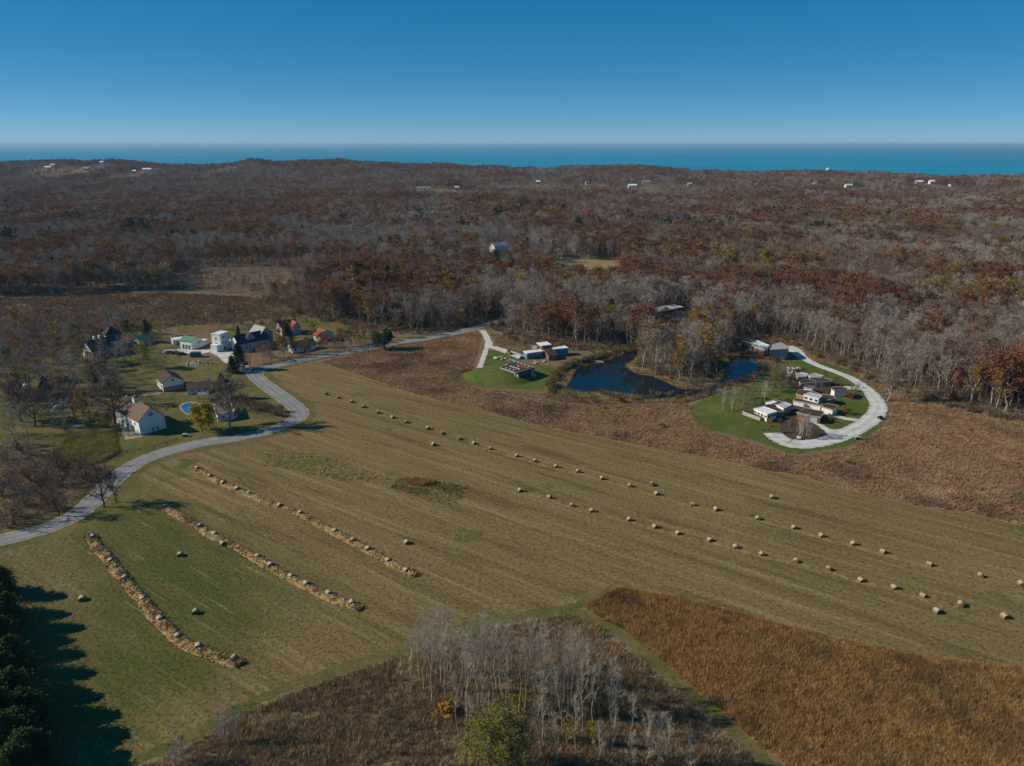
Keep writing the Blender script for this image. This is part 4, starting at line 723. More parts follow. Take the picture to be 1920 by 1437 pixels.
for a, b in ((525, 725), (620, 745), (690, 773), (768, 795), (850, 828), (350, 865), (430, 890), (515, 905), (620, 830), (350, 790)):
    x, y = roofpt(a, b); g = MB(); g.box(x - .35, x + .35, y - .4, y + .4, 4.2, 4.55); g.build('skylight', 'white_roof', r)
def beam(a, b, w_, z0, z1, mt, nm='beam'):
    a = Vector(a); b = Vector(b); d = (b - a).normalized(); n_ = Vector((-d.y, d.x)) * w_ / 2; q_ = [a - n_, b - n_, b + n_, a + n_]; g = MB()
    g.add([(v.x, v.y, z0) for v in q_] + [(v.x, v.y, z1) for v in q_], [(0, 1, 5, 4), (1, 2, 6, 5), (2, 3, 7, 6), (3, 0, 4, 7), (4, 5, 6, 7), (3, 2, 1, 0)]); return g.build(nm, mt, r)
beam(roofpt(430, 815), roofpt(660, 890), .35, 4.2, 4.6, 'concrete'); beam(roofpt(560, 775), roofpt(860, 862), .3, 4.2, 4.55, 'rust_wall'); beam(roofpt(480, 800), roofpt(600, 830), 1.6, 4.2, 4.3, 'glass', 'roof_light')
ln = [roofpt(540, 950, 4), roofpt(620, 1020, 2.8), roofpt(660, 1110, .5)]
for (a, b, z1) in ((ln[0], ln[1], 3.6), (ln[1], ln[2], 2.2)): beam(a, b, .5, -.02, z1, 'pale_rock', 'retaining_wall')
ln = [roofpt(900, 850, 4), roofpt(960, 930, 2.5), roofpt(1015, 1030, .5)]
for (a, b, z1) in ((ln[0], ln[1], 3.4), (ln[1], ln[2], 1.8)): beam(a, b, .5, -.02, z1, 'pale_rock', 'retaining_wall')
wall_windows(r, roofpt(570, 962), roofpt(830, 885), 5, .6, 1.2, 2.2)
# --- pavilion in the wood and houses beyond
r, bw, bl = house('pavilion', 'glass pavilion with thin white flat roof deep in the bare wood', 'pavilion', (1236, 596), (1277, 589), 7, 4.2, 4.2, 'flat', 'dark_wall', 'white_roof', 1.0)
for i in range(8): opening(r, 'f', bw, bl, bw * (i + .5) / 8, .6, bw / 8 - .4, 2.8)
sheet('terrace', W([(1232, 598), (1290, 588), (1296, 596), (1236, 606)]), .06, 'gravel', .2, label='pale terrace before the pavilion')
house('wood_house', 'pale house with light blue roof beside yellow trees in the wood', 'house', (928, 474), (952, 471), 9, 5.5, 8.5, 'W', 'white_wall', 'pale_blue_roof', .4, wins=rowwin('f', 4, 12, 1.5), doors=[('f', 8, 1.1, 2.1)])
p = P(1050, 486); r = thing('timber_tower', 'open timber lookout tower beside the golden clearing', 'tower', (p.x, p.y, 0), .3)
for x in (-2, 2):
    for y in (-2, 2): g = MB(); g.tube((x, y, -.02), (x * .8, y * .8, 9), .22, .2, 4); g.build('post', 'pale_rock', r)
for zz in (3, 6, 8.8): g = MB(); g.box(-2.1, 2.1, -2.1, 2.1, zz, zz + .25); g.build('platform', 'cream_wall', r)
g = MB(); g.add([(-2.6, -2.6, 10), (2.6, -2.6, 10), (2.6, 2.6, 10), (-2.6, 2.6, 10), (0, 0, 11.8)], [(0, 1, 4), (1, 2, 4), (2, 3, 4), (3, 0, 4), (3, 2, 1, 0)]); g.build('roof', 'brown_roof', r)
for x in (-1.7, 1.7):
    for y in (-1.7, 1.7): g = MB(); g.box(x - .1, x + .1, y - .1, y + .1, 9.04, 10.02); g.build('post', 'pale_rock', r)
# --- far buildings on rises in the wood
def far_building(name, label, cat, px, d, wd, dp, h, wm, rm, roof='W', dx=0, group='far pale buildings near the shore'):
    x = (px - 960) / F * (d * CP + H * SP) + dx; z = float(terrain(x, d)) - .6
    r = thing(name, label, cat, (x, d, z), 0, group); shell(r, wd, dp, h, h + (3 if roof == 'W' else 0), roof, wm, rm, .4 if roof == 'W' else .2)
    for i in range(max(2, int(wd / 7))): opening(r, 'f', wd, dp, wd * (i + .5) / max(2, int(wd / 7)), h * .35, 2.2, 2.2)
    return r
for px, d, wd, h, wm, rm, rf_, lb in [
    (88, 2140, 24, 9, 'white_wall', 'white_roof', 'W', 'pair of white gabled blocks beneath the far dunes, lower one'), (99, 2165, 16, 13, 'white_wall', 'white_roof', 'W', 'pair of white gabled blocks beneath the far dunes, taller one'),
    (160, 2140, 22, 8, 'grey_wall', 'grey_roof', 'W', 'pale grey house row beneath the far dunes'), (174, 2160, 15, 10, 'white_wall', 'slate_roof', 'W', 'white house with dark roof in the far house row'), (192, 2240, 14, 12, 'white_wall', 'white_roof', 'W', 'narrow tall white house in the far house row'),
    (250, 2080, 14, 7, 'cream_wall', 'white_roof', 'W', 'cream house beside the big white far hall'), (270, 2080, 34, 11, 'white_wall', 'white_roof', 'W', 'biggest bright white hall beneath the far dunes'), (290, 2110, 20, 9, 'white_wall', 'grey_roof', 'W', 'white house with grey roof next to the biggest far hall'),
    (431, 2300, 14, 8, 'white_wall', 'white_roof', 'flat', 'small white building at the foot of the radio mast'),
    (780, 1640, 46, 7, 'white_wall', 'white_roof', 'flat', 'long white flat warehouse in the far wood'), (822, 1650, 24, 7, 'cream_wall', 'white_roof', 'flat', 'cream flat warehouse beside the long white one'), (852, 1600, 14, 7, 'blue_grey_wall', 'pale_blue_roof', 'W', 'blue roofed house right of the warehouses'),
    (937, 1800, 22, 7, 'white_wall', 'dark_brown_roof', 'W', 'white house with dark brown roof before the thin mast'), (1005, 1850, 14, 7, 'grey_wall', 'white_roof', 'W', 'grey house with white roof near the thin mast'),
    (1178, 1650, 26, 8, 'white_wall', 'white_roof', 'W', 'white farm house with pale roof in the far wood'), (1205, 1740, 26, 7, 'white_wall', 'grey_roof', 'W', 'white house with grey roof behind the pale farm house'), (1098, 1750, 10, 8, 'cream_wall', 'red_roof', 'W', 'small cream house with red roof in the far wood'),
    (1290, 1700, 12, 7, 'grey_wall', 'grey_roof', 'W', 'small grey house in the far wood'), (1430, 1750, 16, 7, 'white_wall', 'slate_roof', 'W', 'white slate roofed house in the far wood'), (1524, 1700, 12, 7, 'white_wall', 'grey_roof', 'W', 'small white house below the water tower'),
    (1585, 1620, 20, 7, 'cream_wall', 'cream_wall', 'W', 'sandy house right of the water tower'), (1716, 1700, 22, 7, 'white_wall', 'white_roof', 'W', 'long white house in the eastern far wood'), (1742, 1680, 14, 8, 'cream_wall', 'white_roof', 'W', 'cream tall house next to the long white house'), (1782, 1750, 12, 7, 'white_wall', 'red_roof', 'W', 'white house with red roof in the far wood')]:
    far_building('far_house' if wd < 24 else 'far_hall', lb, 'building', px, d, wd * .72, 10, h * .72, wm, rm, rf_)
x = (1551 - 960) / F * (2330 * CP + H * SP); z = float(terrain(x, 2330)); zt = H + (2330) * (-SP + (718.5 - 318) / F * CP) / (CP + (718.5 - 318) / F * SP)
r = thing('water_tower', 'pale blue water tower bulb above the far shore trees', 'water tower', (x, 2330, z - .3)); hh = zt - z
g = MB(); g.cyl((0, 0), 2.6, 0, hh - 4, 12, r1=1.6); g.build('stem', 'container_pale', r)
g = MB(); pr = [(1.6, hh - 5.5), (4.5, hh - 4), (7.4, hh - 1.2), (7.8, hh + 1), (6.8, hh + 3.4), (4, hh + 4.8), (.3, hh + 5.3)]
for (a0, z0), (a1, z1) in zip(pr[:-1], pr[1:]): g.cyl((0, 0), a0, z0, z1 + .01, 16, r1=a1)
g.build('tank', 'container_pale', r)
for px, d, top, lb in ((430, 2290, 297, 'thin steel radio mast before the sand dune'), (1020, 1900, 297, 'thin steel radio mast rising over the lake')):
    x = (px - 960) / F * (d * CP + H * SP); z = float(terrain(x, d)); zt = H + d * (-SP + (718.5 - top) / F * CP) / (CP + (718.5 - top) / F * SP); hh = zt - z
    r = thing('radio_mast', lb, 'mast', (x, d, z - .3)); 
    for i in range(3):
        a_ = i * 2.094; g = MB(); g.tube((math.cos(a_) * 1.2, math.sin(a_) * 1.2, 0), (math.cos(a_) * .5, math.sin(a_) * .5, hh), .3, .2, 4); g.build('leg', 'steel', r)
    g = MB()
    for k in range(14):
        z0, z1 = hh * k / 14, hh * (k + 1) / 14; r0, r1 = 1.2 - .7 * k / 14, 1.2 - .7 * (k + 1) / 14
        for i in range(3):
            a0, a1 = i * 2.094, (i + 1) * 2.094; g.tube((math.cos(a0) * r0, math.sin(a0) * r0, z0), (math.cos(a1) * r1, math.sin(a1) * r1, z1), .12, .12, 3)
    g.build('lattice', 'steel', r)
x = (470 - 960) / F * (2330 * CP + H * SP)
sheet_pts = [(x + 24 * math.cos(t_) * 1.6, 2310 + 28 * math.sin(t_)) for t_ in np.linspace(0, 6.28, 14)[:-1]]
mb = MB(); ring = [(a_, b_, float(terrain(a_, b_)) + 3) for a_, b_ in sheet_pts]; cz = (x, 2310, float(terrain(x, 2310)) + 9); mb.add([cz] + ring + [(a_ * 1, b_, c_ - 14) for a_, b_, c_ in ring], [(0, i + 1, (i + 1) % 13 + 1) for i in range(13)] + [(i + 1, i + 14, (i + 1) % 13 + 14, (i + 1) % 13 + 1) for i in range(13)])
link('sand_dune', mb.mesh('sand_dune', 'sand', True), kind='structure', label='bare sand dune face at the far shore')

# ------------------------------------------------------------------ yard things
def car(px, py, rz, paint, label, truck=False):
    p = P(px, py); r = thing('parked_car', label, 'car', (p.x, p.y, 0), rz, 'vehicles parked at the houses')
    pr = [(-2.2, .35), (2.2, .35), (2.25, .75), (1.3, .95), (.6, 1.42), (-1.3, 1.45), (-1.9, .98), (-2.25, .9)]
    b = MB(); n = len(pr); b.add([(x, -.85, z) for x, z in pr] + [(x, .85, z) for x, z in pr], [tuple(range(n)), tuple(range(2 * n - 1, n - 1, -1))] + [(i, n + i, n + (i + 1) % n, (i + 1) % n) for i in range(n)]); b.build('body', paint, r)
    g = MB(); g.add([(1.2, -.8, .99), (.62, -.7, 1.4), (.62, .7, 1.4), (1.2, .8, .99)], [(0, 1, 2, 3)]); g.v = [(x + .04, y, z + .03) for x, y, z in g.v]; g.build('windscreen', 'glass', r)
    for sy in (-1, 1): g = MB(); g.box(-1.3, .6, sy * .87 - .02, sy * .87 + .02, 1.0, 1.35); g.build('side_window', 'glass', r)
    for x in (-1.35, 1.35):
        for sy in (-.8, .8):
            g = MB(); nn = 10; vs = [(x + math.cos(6.283 * i / nn) * .34, sy + q_, .32 + math.sin(6.283 * i / nn) * .34) for q_ in (-.12, .12) for i in range(nn)]
            g.add(vs, [(i, (i + 1) % nn, nn + (i + 1) % nn, nn + i) for i in range(nn)] + [tuple(range(nn)), tuple(range(2 * nn - 1, nn - 1, -1))]); g.build('wheel', 'black_rubber', r)
    FOOT.append([(p.x - 2.5, p.y - 2), (p.x + 2.5, p.y - 2), (p.x + 2.5, p.y + 2), (p.x - 2.5, p.y + 2)])
car(1606, 745, .3, 'car_dark', 'black car parked on the grass beside the gravel loop')
car(330, 664, .2, 'car_red', 'red car parked at the gravel yard'); car(341, 666, .1, 'car_dark', 'dark car parked beside the teal container'); car(318, 663, .25, 'car_blue', 'blue car parked beside the red car')
car(113, 766, .6, 'car_white', 'white car parked under bare trees near the dark steep roofed house'); car(974, 672, 1.2, 'car_white', 'white car at the end wall of the blue box house')
p = P(357, 671); r = thing('shipping_container', 'dark teal container at the edge of the gravel yard', 'container', (p.x, p.y, 0), .12); g = MB(); g.box(0, 4.6, 0, 2.4, .02, 2.5); g.build('body', 'teal_paint', r)
for i in range(9): g = MB(); g.box(.15 + i * .5, .35 + i * .5, -.06, -.005, .15, 2.4); g.build('rib', 'teal_paint', r)
g = MB(); g.box(4.6, 4.66, .1, 2.3, .1, 2.4); g.build('door', 'green_paint', r)
# yellow loader
p = P(954, 664); r = thing('loader', 'small yellow and black loader on the gravel drive', 'loader', (p.x, p.y, 0), -.7)
g = MB(); g.box(-1.2, 1.0, -.6, .6, .45, 1.3); g.build('body', 'yellow_paint', r); g = MB(); g.box(-.5, .5, -.55, .55, 1.3, 2.2); g.build('cab', 'car_dark', r)
for sy in (-1, 1):
    g = MB(); g.tube((-1.0, sy * .7, 1.5), (1.7, sy * .7, .5), .12, .12, 4); g.build('arm', 'yellow_paint', r)
    for x in (-.75, .75): g = MB(); g.add([(x + math.cos(.63 * i) * .42, sy * .78 + q_, .4 + math.sin(.63 * i) * .42) for q_ in (-.15, .15) for i in range(10)], [(i, (i + 1) % 10, 10 + (i + 1) % 10, 10 + i) for i in range(10)] + [tuple(range(10)), tuple(range(19, 9, -1))]); g.build('wheel', 'black_rubber', r)
g = MB(); g.add([(1.6, -.95, .1), (2.3, -.95, .1), (1.6, -.95, .8), (1.6, .95, .1), (2.3, .95, .1), (1.6, .95, .8)], [(0, 1, 2), (5, 4, 3), (0, 3, 4, 1), (0, 2, 5, 3)]); g.build('bucket', 'dark_wall', r)
# fences, boat, utility boxes, posts, dock
def fence(px, label, h=1.1, mat='timber'):
    s_ = smooth(W(px), 2.4); o0 = s_[0]; r = thing('rail_fence', label, 'fence', (o0[0], o0[1], 0))
    for q in s_: g = MB(); x, y = q - o0; g.box(x - .08, x + .08, y - .08, y + .08, -.05, h); g.build('post', mat, r)
    for zz in (.45, .9):
        for a, b in zip(s_[:-1], s_[1:]): g = MB(); g.tube((*(a - o0), zz), (*(b - o0), zz), .05, .05, 4); g.build('rail', mat, r)
fence([(238, 850), (262, 846), (290, 840), (312, 834), (331, 825)], 'dark timber rail fence between barn and road')
fence([(133, 880), (160, 875), (190, 868), (219, 857), (222, 853)], 'dark timber rail fence along the yellow reed patch')
p = P(148, 800); r = thing('upturned_boat', 'pale upturned rowing boat under the trees', 'boat', (p.x, p.y, 0), .1); g = MB(); vs = []; n = 13
for i in range(n):
    t_ = i / (n - 1); w_ = .75 * math.sin(math.pi * min(max(t_, .02), .98)) ** .6; hgt = .62 - .2 * (2 * t_ - 1) ** 2
    for k in range(7): a_ = math.pi * k / 6; vs.append((-2.4 + 4.8 * t_, math.cos(a_) * w_, -.02 + math.sin(a_) ** .8 * hgt if 0 < k < 6 else -.02))
g.add(vs, [(i * 7 + k, i * 7 + k + 1, (i + 1) * 7 + k + 1, (i + 1) * 7 + k) for i in range(n - 1) for k in range(6)]); link('hull', g.mesh('hull', 'container_pale', True), r); g = MB(); g.box(-2.3, 2.3, -.05, .05, .5, .68); g.build('keel', 'trim', r)
for px, py, lb in ((347, 819, 'squat teal utility box on the barn lawn'), (1606, 824, 'teal utility box with white post beside the loop drive')):
    p = P(px, py); r = thing('utility_box', lb, 'utility box', (p.x, p.y, 0), .2); g = MB(); g.box(-.7, .7, -.5, .5, -.02, 1.0); g.build('cabinet', 'teal_paint', r); g = MB(); g.box(-.78, .78, -.58, .58, 1.0, 1.1); g.build('lid', 'pale_blue_roof', r)
    if px > 1000: g = MB(); g.box(1.6, 1.75, -.08, .08, -.02, 1.0); g.build('post', 'white_wall', r)
p = P(1650, 786); r = thing('garden_cart', 'dark garden cart beside the outer edge of the loop drive', 'cart', (p.x, p.y, 0), .4); g = MB(); g.box(-.9, .9, -.5, .5, .5, .62); g.build('bed', 'dark_wall', r)
for q in ((-.9, .9, -.54, -.5), (-.9, .9, .5, .54), (-.94, -.9, -.54, .54), (.9, .94, -.54, .54)): g = MB(); g.box(*q, .5, 1.1); g.build('side', 'dark_wall', r)
for x in (-.6, .6):
    for y in (-.6, .6): g = MB(); g.add([(x + math.cos(.785 * i) * .3, y + q_, .3 + math.sin(.785 * i) * .3) for q_ in (-.06, .06) for i in range(8)], [(i, (i + 1) % 8, 8 + (i + 1) % 8, 8 + i) for i in range(8)] + [tuple(range(8)), tuple(range(15, 7, -1))]); g.build('wheel', 'black_rubber', r)
g = MB(); g.tube((.9, 0, .5), (1.9, 0, .15), .04, .04, 4); g.build('handle', 'steel', r)
p0, p1 = P(1109, 677), P(1132, 681); d = p1 - p0; r = thing('dock', 'weathered pale plank dock at the pond bank', 'dock', (p0.x, p0.y, 0), math.atan2(d.y, d.x)); n = 14; L_ = d.length
for i in range(n): g = MB(); g.box(L_ * i / n, L_ * (i + .88) / n, -.7, .7, .38, .46); g.build('plank', 'concrete', r)
for x in (.2, L_ / 2, L_ - .3):
    for y in (-.6, .6): g = MB(); g.box(x - .08, x + .08, y - .08, y + .08, -.05, .38); g.build('post', 'timber', r)
# rocks
def rock_mesh(sd):
    rg = np.random.default_rng(sd); mb = MB(); n1, n2 = 8, 6; vs = [(0, 0, -.1)]
    for j in range(1, n2):
        for i in range(n1): a_ = 6.283 * i / n1; b_ = math.pi * j / n2; k = rg.uniform(.75, 1.15); vs.append((math.sin(b_) * math.cos(a_) * k, math.sin(b_) * math.sin(a_) * k, max(-.1, .35 - math.cos(b_) * .6 * k)))
    vs.append((0, 0, .95)); fs = [(0, 1 + (i + 1) % n1, 1 + i) for i in range(n1)] + [(1 + j * n1 + i, 1 + j * n1 + (i + 1) % n1, 1 + (j + 1) * n1 + (i + 1) % n1, 1 + (j + 1) * n1 + i) for j in range(n2 - 2) for i in range(n1)] + [(1 + (n2 - 2) * n1 + i, 1 + (n2 - 2) * n1 + (i + 1) % n1, len(vs) - 1) for i in range(n1)]
    mb.add(vs, fs); return mb
ROCK = {m_: [rock_mesh(i).mesh('boulder', m_) for i in range(3)] for m_ in ('rock', 'pale_rock')}
def boulder(px, py, s_, label, mt='rock', group=None):
    p = P(px, py); link('boulder', ROCK[mt][int(rng.integers(3))], None, (p.x, p.y, 0), label, 'boulder', group, rz=rnd(0, 6), scale=(s_, s_ * rnd(.7, 1), s_ * .8))
boulder(1498, 822, 1.0, 'pale boulder at the front of the birch bed', 'pale_rock'); boulder(930, 673, 1.5, 'biggest pale boulder in the rubble beside the earth covered house', 'pale_rock')
for i in range(16): boulder(936 + i * 2.1 + rnd(-1, 1), 671 + i * .55 + rnd(-2.5, 2.5), rnd(.4, .9), 'grey boulder in the rubble between drive and earth covered house', 'rock', 'boulders beside the earth covered house')
for i in range(10): boulder(1008 + rnd(-8, 22), 680 + rnd(-2, 4), rnd(.4, 1.0), 'boulder in the planting before the blue and rust house', 'rock', 'boulders before the blue box house')
for i in range(14): boulder(1478 + rnd(-3, 22), 690 + rnd(-4, 16), rnd(.5, 1.2), 'pale boulder in the stony bank below the grey hall', 'pale_rock', 'boulders of the stony bank')
for i in range(60): boulder(365 + rng.normal() * 14, 683 + rng.normal() * 3.2, rnd(.25, .6), 'stone in the loose rubble heap on the village lawn', 'pale_rock' if i % 2 else 'rock', 'stones of the rubble heap')

# ------------------------------------------------------------------ hay bales
BR, BL = .74, 1.3
def bale_meshes():
    n = 18; core, wrap = MB(), MB()
    def ringpt(y, r): return [(math.cos(6.283 * i / n) * r, y, max(-.62, math.sin(6.283 * i / n)) * r + .55 * BR) for i in range(n)]
    def yy(f): return f * BL / 2
    st = [(-1, .55), (-1.0, .94), (-.93, 1.0), (.93, 1.0), (1.0, .94), (1, .55)]
    vs = []
    for f, r in st: vs += ringpt(yy(f), BR * r * .985)
    core.add(vs, [(j * n + i, j * n + (i + 1) % n, (j + 1) * n + (i + 1) % n, (j + 1) * n + i) for j in range(len(st) - 1) for i in range(n)]); core.add(ringpt(yy(-1.03), BR * .5) , [tuple(range(n - 1, -1, -1))]); core.add(ringpt(yy(1.03), BR * .5), [tuple(range(n))])
    vs = []
    for f in (-.9, -.3, .3, .9): vs += ringpt(yy(f), BR * (1.02 + .012 * math.sin(f * 9)))
    wrap.add(vs, [(j * n + i, j * n + (i + 1) % n, (j + 1) * n + (i + 1) % n, (j + 1) * n + i) for j in range(3) for i in range(n)])
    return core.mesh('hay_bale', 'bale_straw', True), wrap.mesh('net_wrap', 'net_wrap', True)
BC, BW_ = bale_meshes()
def bale(px, py, label, group=None, axis=None, s=1.0):
    p = P(px, py + 2.5); ax = (R(8) if axis is None else axis) + rng.normal() * .4
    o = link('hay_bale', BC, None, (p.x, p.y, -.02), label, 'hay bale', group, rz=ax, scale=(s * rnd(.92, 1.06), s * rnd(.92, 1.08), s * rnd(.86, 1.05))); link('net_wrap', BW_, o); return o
ROW1 = [(611, 738), (634, 745), (660, 752.5), (682, 762), (709, 773), (736, 782), (762, 791), (803, 803), (829, 812), (861, 822), (889, 831), (919, 841), (969.5, 855), (1003, 864.5), (1043, 875), (1084, 884), (1129, 897), (1181, 911), (1231.5, 926), (1297.5, 946), (1342.5, 955.5), (1420.5, 972.5), (1489, 989.6), (1540, 1005), (1600, 1020), (1654, 1035), (1741, 1058.5), (1838, 1080), (1914.5, 1095.6)]
ROW2 = [(975.5, 920), (1029, 932.5), (1072, 948), (1110, 958), (1180, 974.5), (1227.5, 988), (1271, 1000), (1331, 1012.5), (1379, 1026), (1428, 1039.5), (1492, 1052.5), (1553, 1067.5), (1614, 1088), (1677, 1102), (1729, 1117.7), (1801, 1133.7), (1883, 1156)]
B3 = [(370, 878), (393.5, 892), (418.5, 905.7), (445, 916.4), (467, 925), (524.6, 947.8), (563.5, 962), (628, 996), (661.7, 1013.7), (690.5, 1029), (728, 1051), (761, 1070)]
B2 = [(311, 950), (374.7, 986.6), (402, 1001.7), (418, 1019), (483, 1043.5), (507.6, 1059), (545.7, 1080.6), (574.5, 1095), (616.6, 1113), (660, 1130.7)]
B1 = [(174.7, 1007.4), (208, 1051.8), (234, 1085), (267.7, 1123.7), (300, 1160.8), (333, 1194), (372.5, 1212.5), (438.8, 1235.5)]
for i, q in enumerate(ROW1): bale(*q, 'net wrapped round bale in the longest row, along the brown prairie' if i else 'round bale closest to the road bend, first of the longest row', 'bales of the longest row')
for q in ROW2: bale(*q, 'net wrapped round bale in the row ending above the tall near prairie', 'bales of the row above the near prairie')
for q in B3: bale(*q, 'pale topped bale sunk in the straw strip beside the weedy rise', 'bales of the straw strip by the weedy rise', R(25))
for q in B2: bale(*q, 'pale topped bale sunk in the middle one of three straw strips', 'bales of the middle straw strip', R(25))
for q in B1: bale(*q, 'pale topped bale sunk in the straw strip facing the dark pines', 'bales of the straw strip by the pines', R(25))
for px, py, lb in ((813, 833, 'lone bale just off the longest row where a weedy rise begins'), (1222, 908, 'lone bale just above the longest row'), (1448, 932, 'lone bale standing apart above the longest row, facing the gravel loop'), (1756, 1146, 'lone bale below the row nearest the tall prairie'),
                   (154.6, 1123, 'lone pale bale between the pines and the first straw strip'), (338, 1040, 'lone bale on green stubble nearer the road, between two straw strips'), (366.7, 1148, 'lone bale on green stubble lower down, between two straw strips'), (763, 1017, 'lone bale on tan stubble beyond the end of the straw strips')): bale(px, py, lb)

# ------------------------------------------------------------------ straw strips
def straw_strip(name, pts, wd, hgt, dens, mat, label, gap=0.0):
    s_ = smooth(pts, .4); n = len(s_); mb = MB(); K = 8; vs = []
    for i, q in enumerate(s_):
        d = s_[min(i + 1, n - 1)] - s_[max(i - 1, 0)]; d = d / (np.linalg.norm(d) + 1e-9); nn = np.array((-d[1], d[0])); en = min(1, (i + 1) * .25, (n - i) * .25); lump = .6 + .7 * float(vnoise(q[0], q[1], 1.4, 5)); ww = wd * (.8 + .4 * float(vnoise(q[0], q[1], 2.5, 8)))
        for k in range(K + 1):
            u = 2 * k / K - 1; z = hgt * max(0, 1 - u * u) ** .7 * lump * en * rnd(.7, 1.2); vs.append((*(q + nn * u * ww / 2 * (.7 + .3 * en) + rng.normal(size=2) * .08), max(z, 0) * (0 < k < K) + .015))
    mb.add(vs, [(i * (K + 1) + k, (i + 1) * (K + 1) + k, (i + 1) * (K + 1) + k + 1, i * (K + 1) + k + 1) for i in range(n - 1) for k in range(K)])
    for _ in range(int(n * .4 * wd * dens)):
        i = int(rng.integers(n)); q = s_[i]
        if gap and vnoise(q[0], q[1], 5, 3) < gap: continue
        d = s_[min(i + 1, n - 1)] - s_[max(i - 1, 0)]; d = d / (np.linalg.norm(d) + 1e-9); u = float(np.clip(rng.normal() * .42, -1.1, 1.1)); b = q + np.array((-d[1], d[0])) * u * wd / 2; z = hgt * max(0, 1 - u * u) ** .7 * .75
        b3 = np.array((b[0], b[1], z * rnd(.3, 1))); e = b3 + np.array((rng.normal() * .4, rng.normal() * .4, hgt * rnd(.1, .6) + .06)); mb.blade(b3, e, rnd(.08, .26))
    return mb.build(name, mat, kind='stuff', label=label)
straw_strip('straw_strip', W1, 2.9, .7, 60, 'straw', 'thick loose straw strip facing the dark pines')
straw_strip('straw_strip', W2, 2.7, .65, 60, 'straw', 'thick loose straw strip in the middle of three')
straw_strip('straw_strip', W3, 2.4, .6, 60, 'straw', 'thick loose straw strip beside the weedy rise')
straw_strip('straw_scatter', W([(a, b + 3) for a, b in ROW1[10:]] ), 1.9, .2, 16, 'straw_low', 'thin line of loose straw along the longest bale row', .38)
straw_strip('straw_scatter', W([(a, b + 3) for a, b in ROW2[:-1]]), 2.0, .24, 18, 'straw_low', 'thin line of loose straw along the bale row above the near prairie', .34)

# ------------------------------------------------------------------ tall grass
def grass(name, label, poly, sp, protos, lo, hi, mask=None, patch=None):
    x, y = jitter_grid(poly, sp); k = inside(x, y, poly) & in_frame(x, y, 140)
    if mask is not None: k &= mask(x, y)
    x, y = x[k], y[k]
    if patch: q = vnoise(x, y, patch, 4); k = rng.uniform(size=len(x)) < .35 + q; x, y = x[k], y[k]
    n = len(x); s = rng.uniform(lo, hi, n) * (.75 + .5 * vnoise(x, y, 7, 9)); z = np.full(n, .03)
    return scatter_object(name, label, np.stack([x, y, z], 1), np.stack([s * rng.uniform(.8, 1.3, n)] * 2 + [s], 1), np.stack([rng.normal(size=n) * .1, rng.normal(size=n) * .1, rng.uniform(0, 6.28, n)], 1), rng.integers(0, len(protos), n), protos)
fr = lambda x, y: free(x, y)
NOTTRACK = lambda x, y: ~near_line(x, y, TRACK, 1.35) & ~near_line(x, y, STRIP[2:], 2.2)
PT = [tuft(1.25, .45, 16, .1, 'prairie_near', .4) for _ in range(4)]
grass('near_prairie_grass', 'tall rust coloured prairie grass in the near corner', PRAIRIE_NEAR, .42, PT, .7, 1.15, NOTTRACK)
FT = [tuft(1.2, .6, 14, .15, 'prairie_grass', .35) for _ in range(4)]
grass('prairie_grass', 'tall brown prairie grass between hay field and pond', PRAIRIE_FAR, .75, FT, .5, .95, lambda x, y: free(x, y) & ~near_line(x, y, W([(915, 734), (990, 747), (1060, 757), (1120, 764), (1150, 760), (1200, 755), (1290, 758)]), 1.1))
WT = [tuft(1.1, .55, 18, .09, 'weeds', .5) for _ in range(4)]
grass('dry_weeds', 'dark dry weeds and brush below the field edge', BRUSH, .45, WT, .5, 1.2, NOTTRACK, 5)
MT = [tuft(1.3, .8, 12, .2, 'marsh_grass', .35) for _ in range(3)]
grass('marsh_grass', 'reddish marsh grass beyond the village', MARSH, 1.5, MT, .7, 1.3, fr, 12)
MEADOW = W([(330, 600), (360, 575), (470, 566), (560, 580), (600, 603), (560, 612), (470, 616), (400, 622), (330, 625)])
grass('meadow_grass', 'tan meadow grass behind the village', MEADOW, 1.2, [tuft(.9, .8, 12, .16, 'rough_grass', .45) for _ in range(2)], .6, 1.1, fr, 9)
RT = [tuft(1.5, .5, 16, .12, 'reed', .35) for _ in range(3)]
grass('reeds', 'yellow green reed patch beside the barn lawn', REED, .6, RT, .8, 1.2)
RISE = W([(478, 872), (500, 842), (560, 842), (640, 865), (700, 885), (735, 900), (700, 912), (620, 900), (560, 885)])
RISE2 = W([(725, 915), (745, 895), (790, 893), (840, 905), (890, 915), (882, 938), (850, 952), (780, 935)])
def feather(poly):
    c = np.mean([tuple(q) for q in poly], 0)
    def f(x, y):
        k = 1 + rng.uniform(0, .9, len(x)) * vnoise(x, y, 9, 31) * 1.3; return inside(c[0] + (x - c[0]) * k, c[1] + (y - c[1]) * k, poly)
    return f
ST = [tuft(.6, .5, 14, .1, 'rough_grass', .6) for _ in range(3)]
grass('rough_grass', 'tan rough grass on the unmown rise in the field', RISE, .5, ST, .7, 1.3, feather(RISE), 6); grass('rough_grass', 'olive rough grass round the wet hollow in the field', RISE2, .6, [tuft(.6, .5, 14, .09, 'stubble_green', .6) for _ in range(3)], .5, 1.1, feather(RISE2), 6)
grass('rusty_weeds', 'rust red weeds in the wet hollow of the field', W([(760, 905), (780, 898), (810, 900), (820, 908), (790, 913)]), .45, PT[:2], .7, 1.1)
BANKG = W([(1018, 745), (1030, 725), (1048, 705), (1062, 690), (1100, 672), (1160, 655), (1050, 650), (1000, 672), (945, 655), (920, 640), (918, 625), (960, 634), (1100, 650), (1185, 655), (1200, 650), (1390, 640), (1440, 680), (1430, 700), (1400, 718), (1345, 738), (1300, 752), (1200, 758), (1100, 748)])
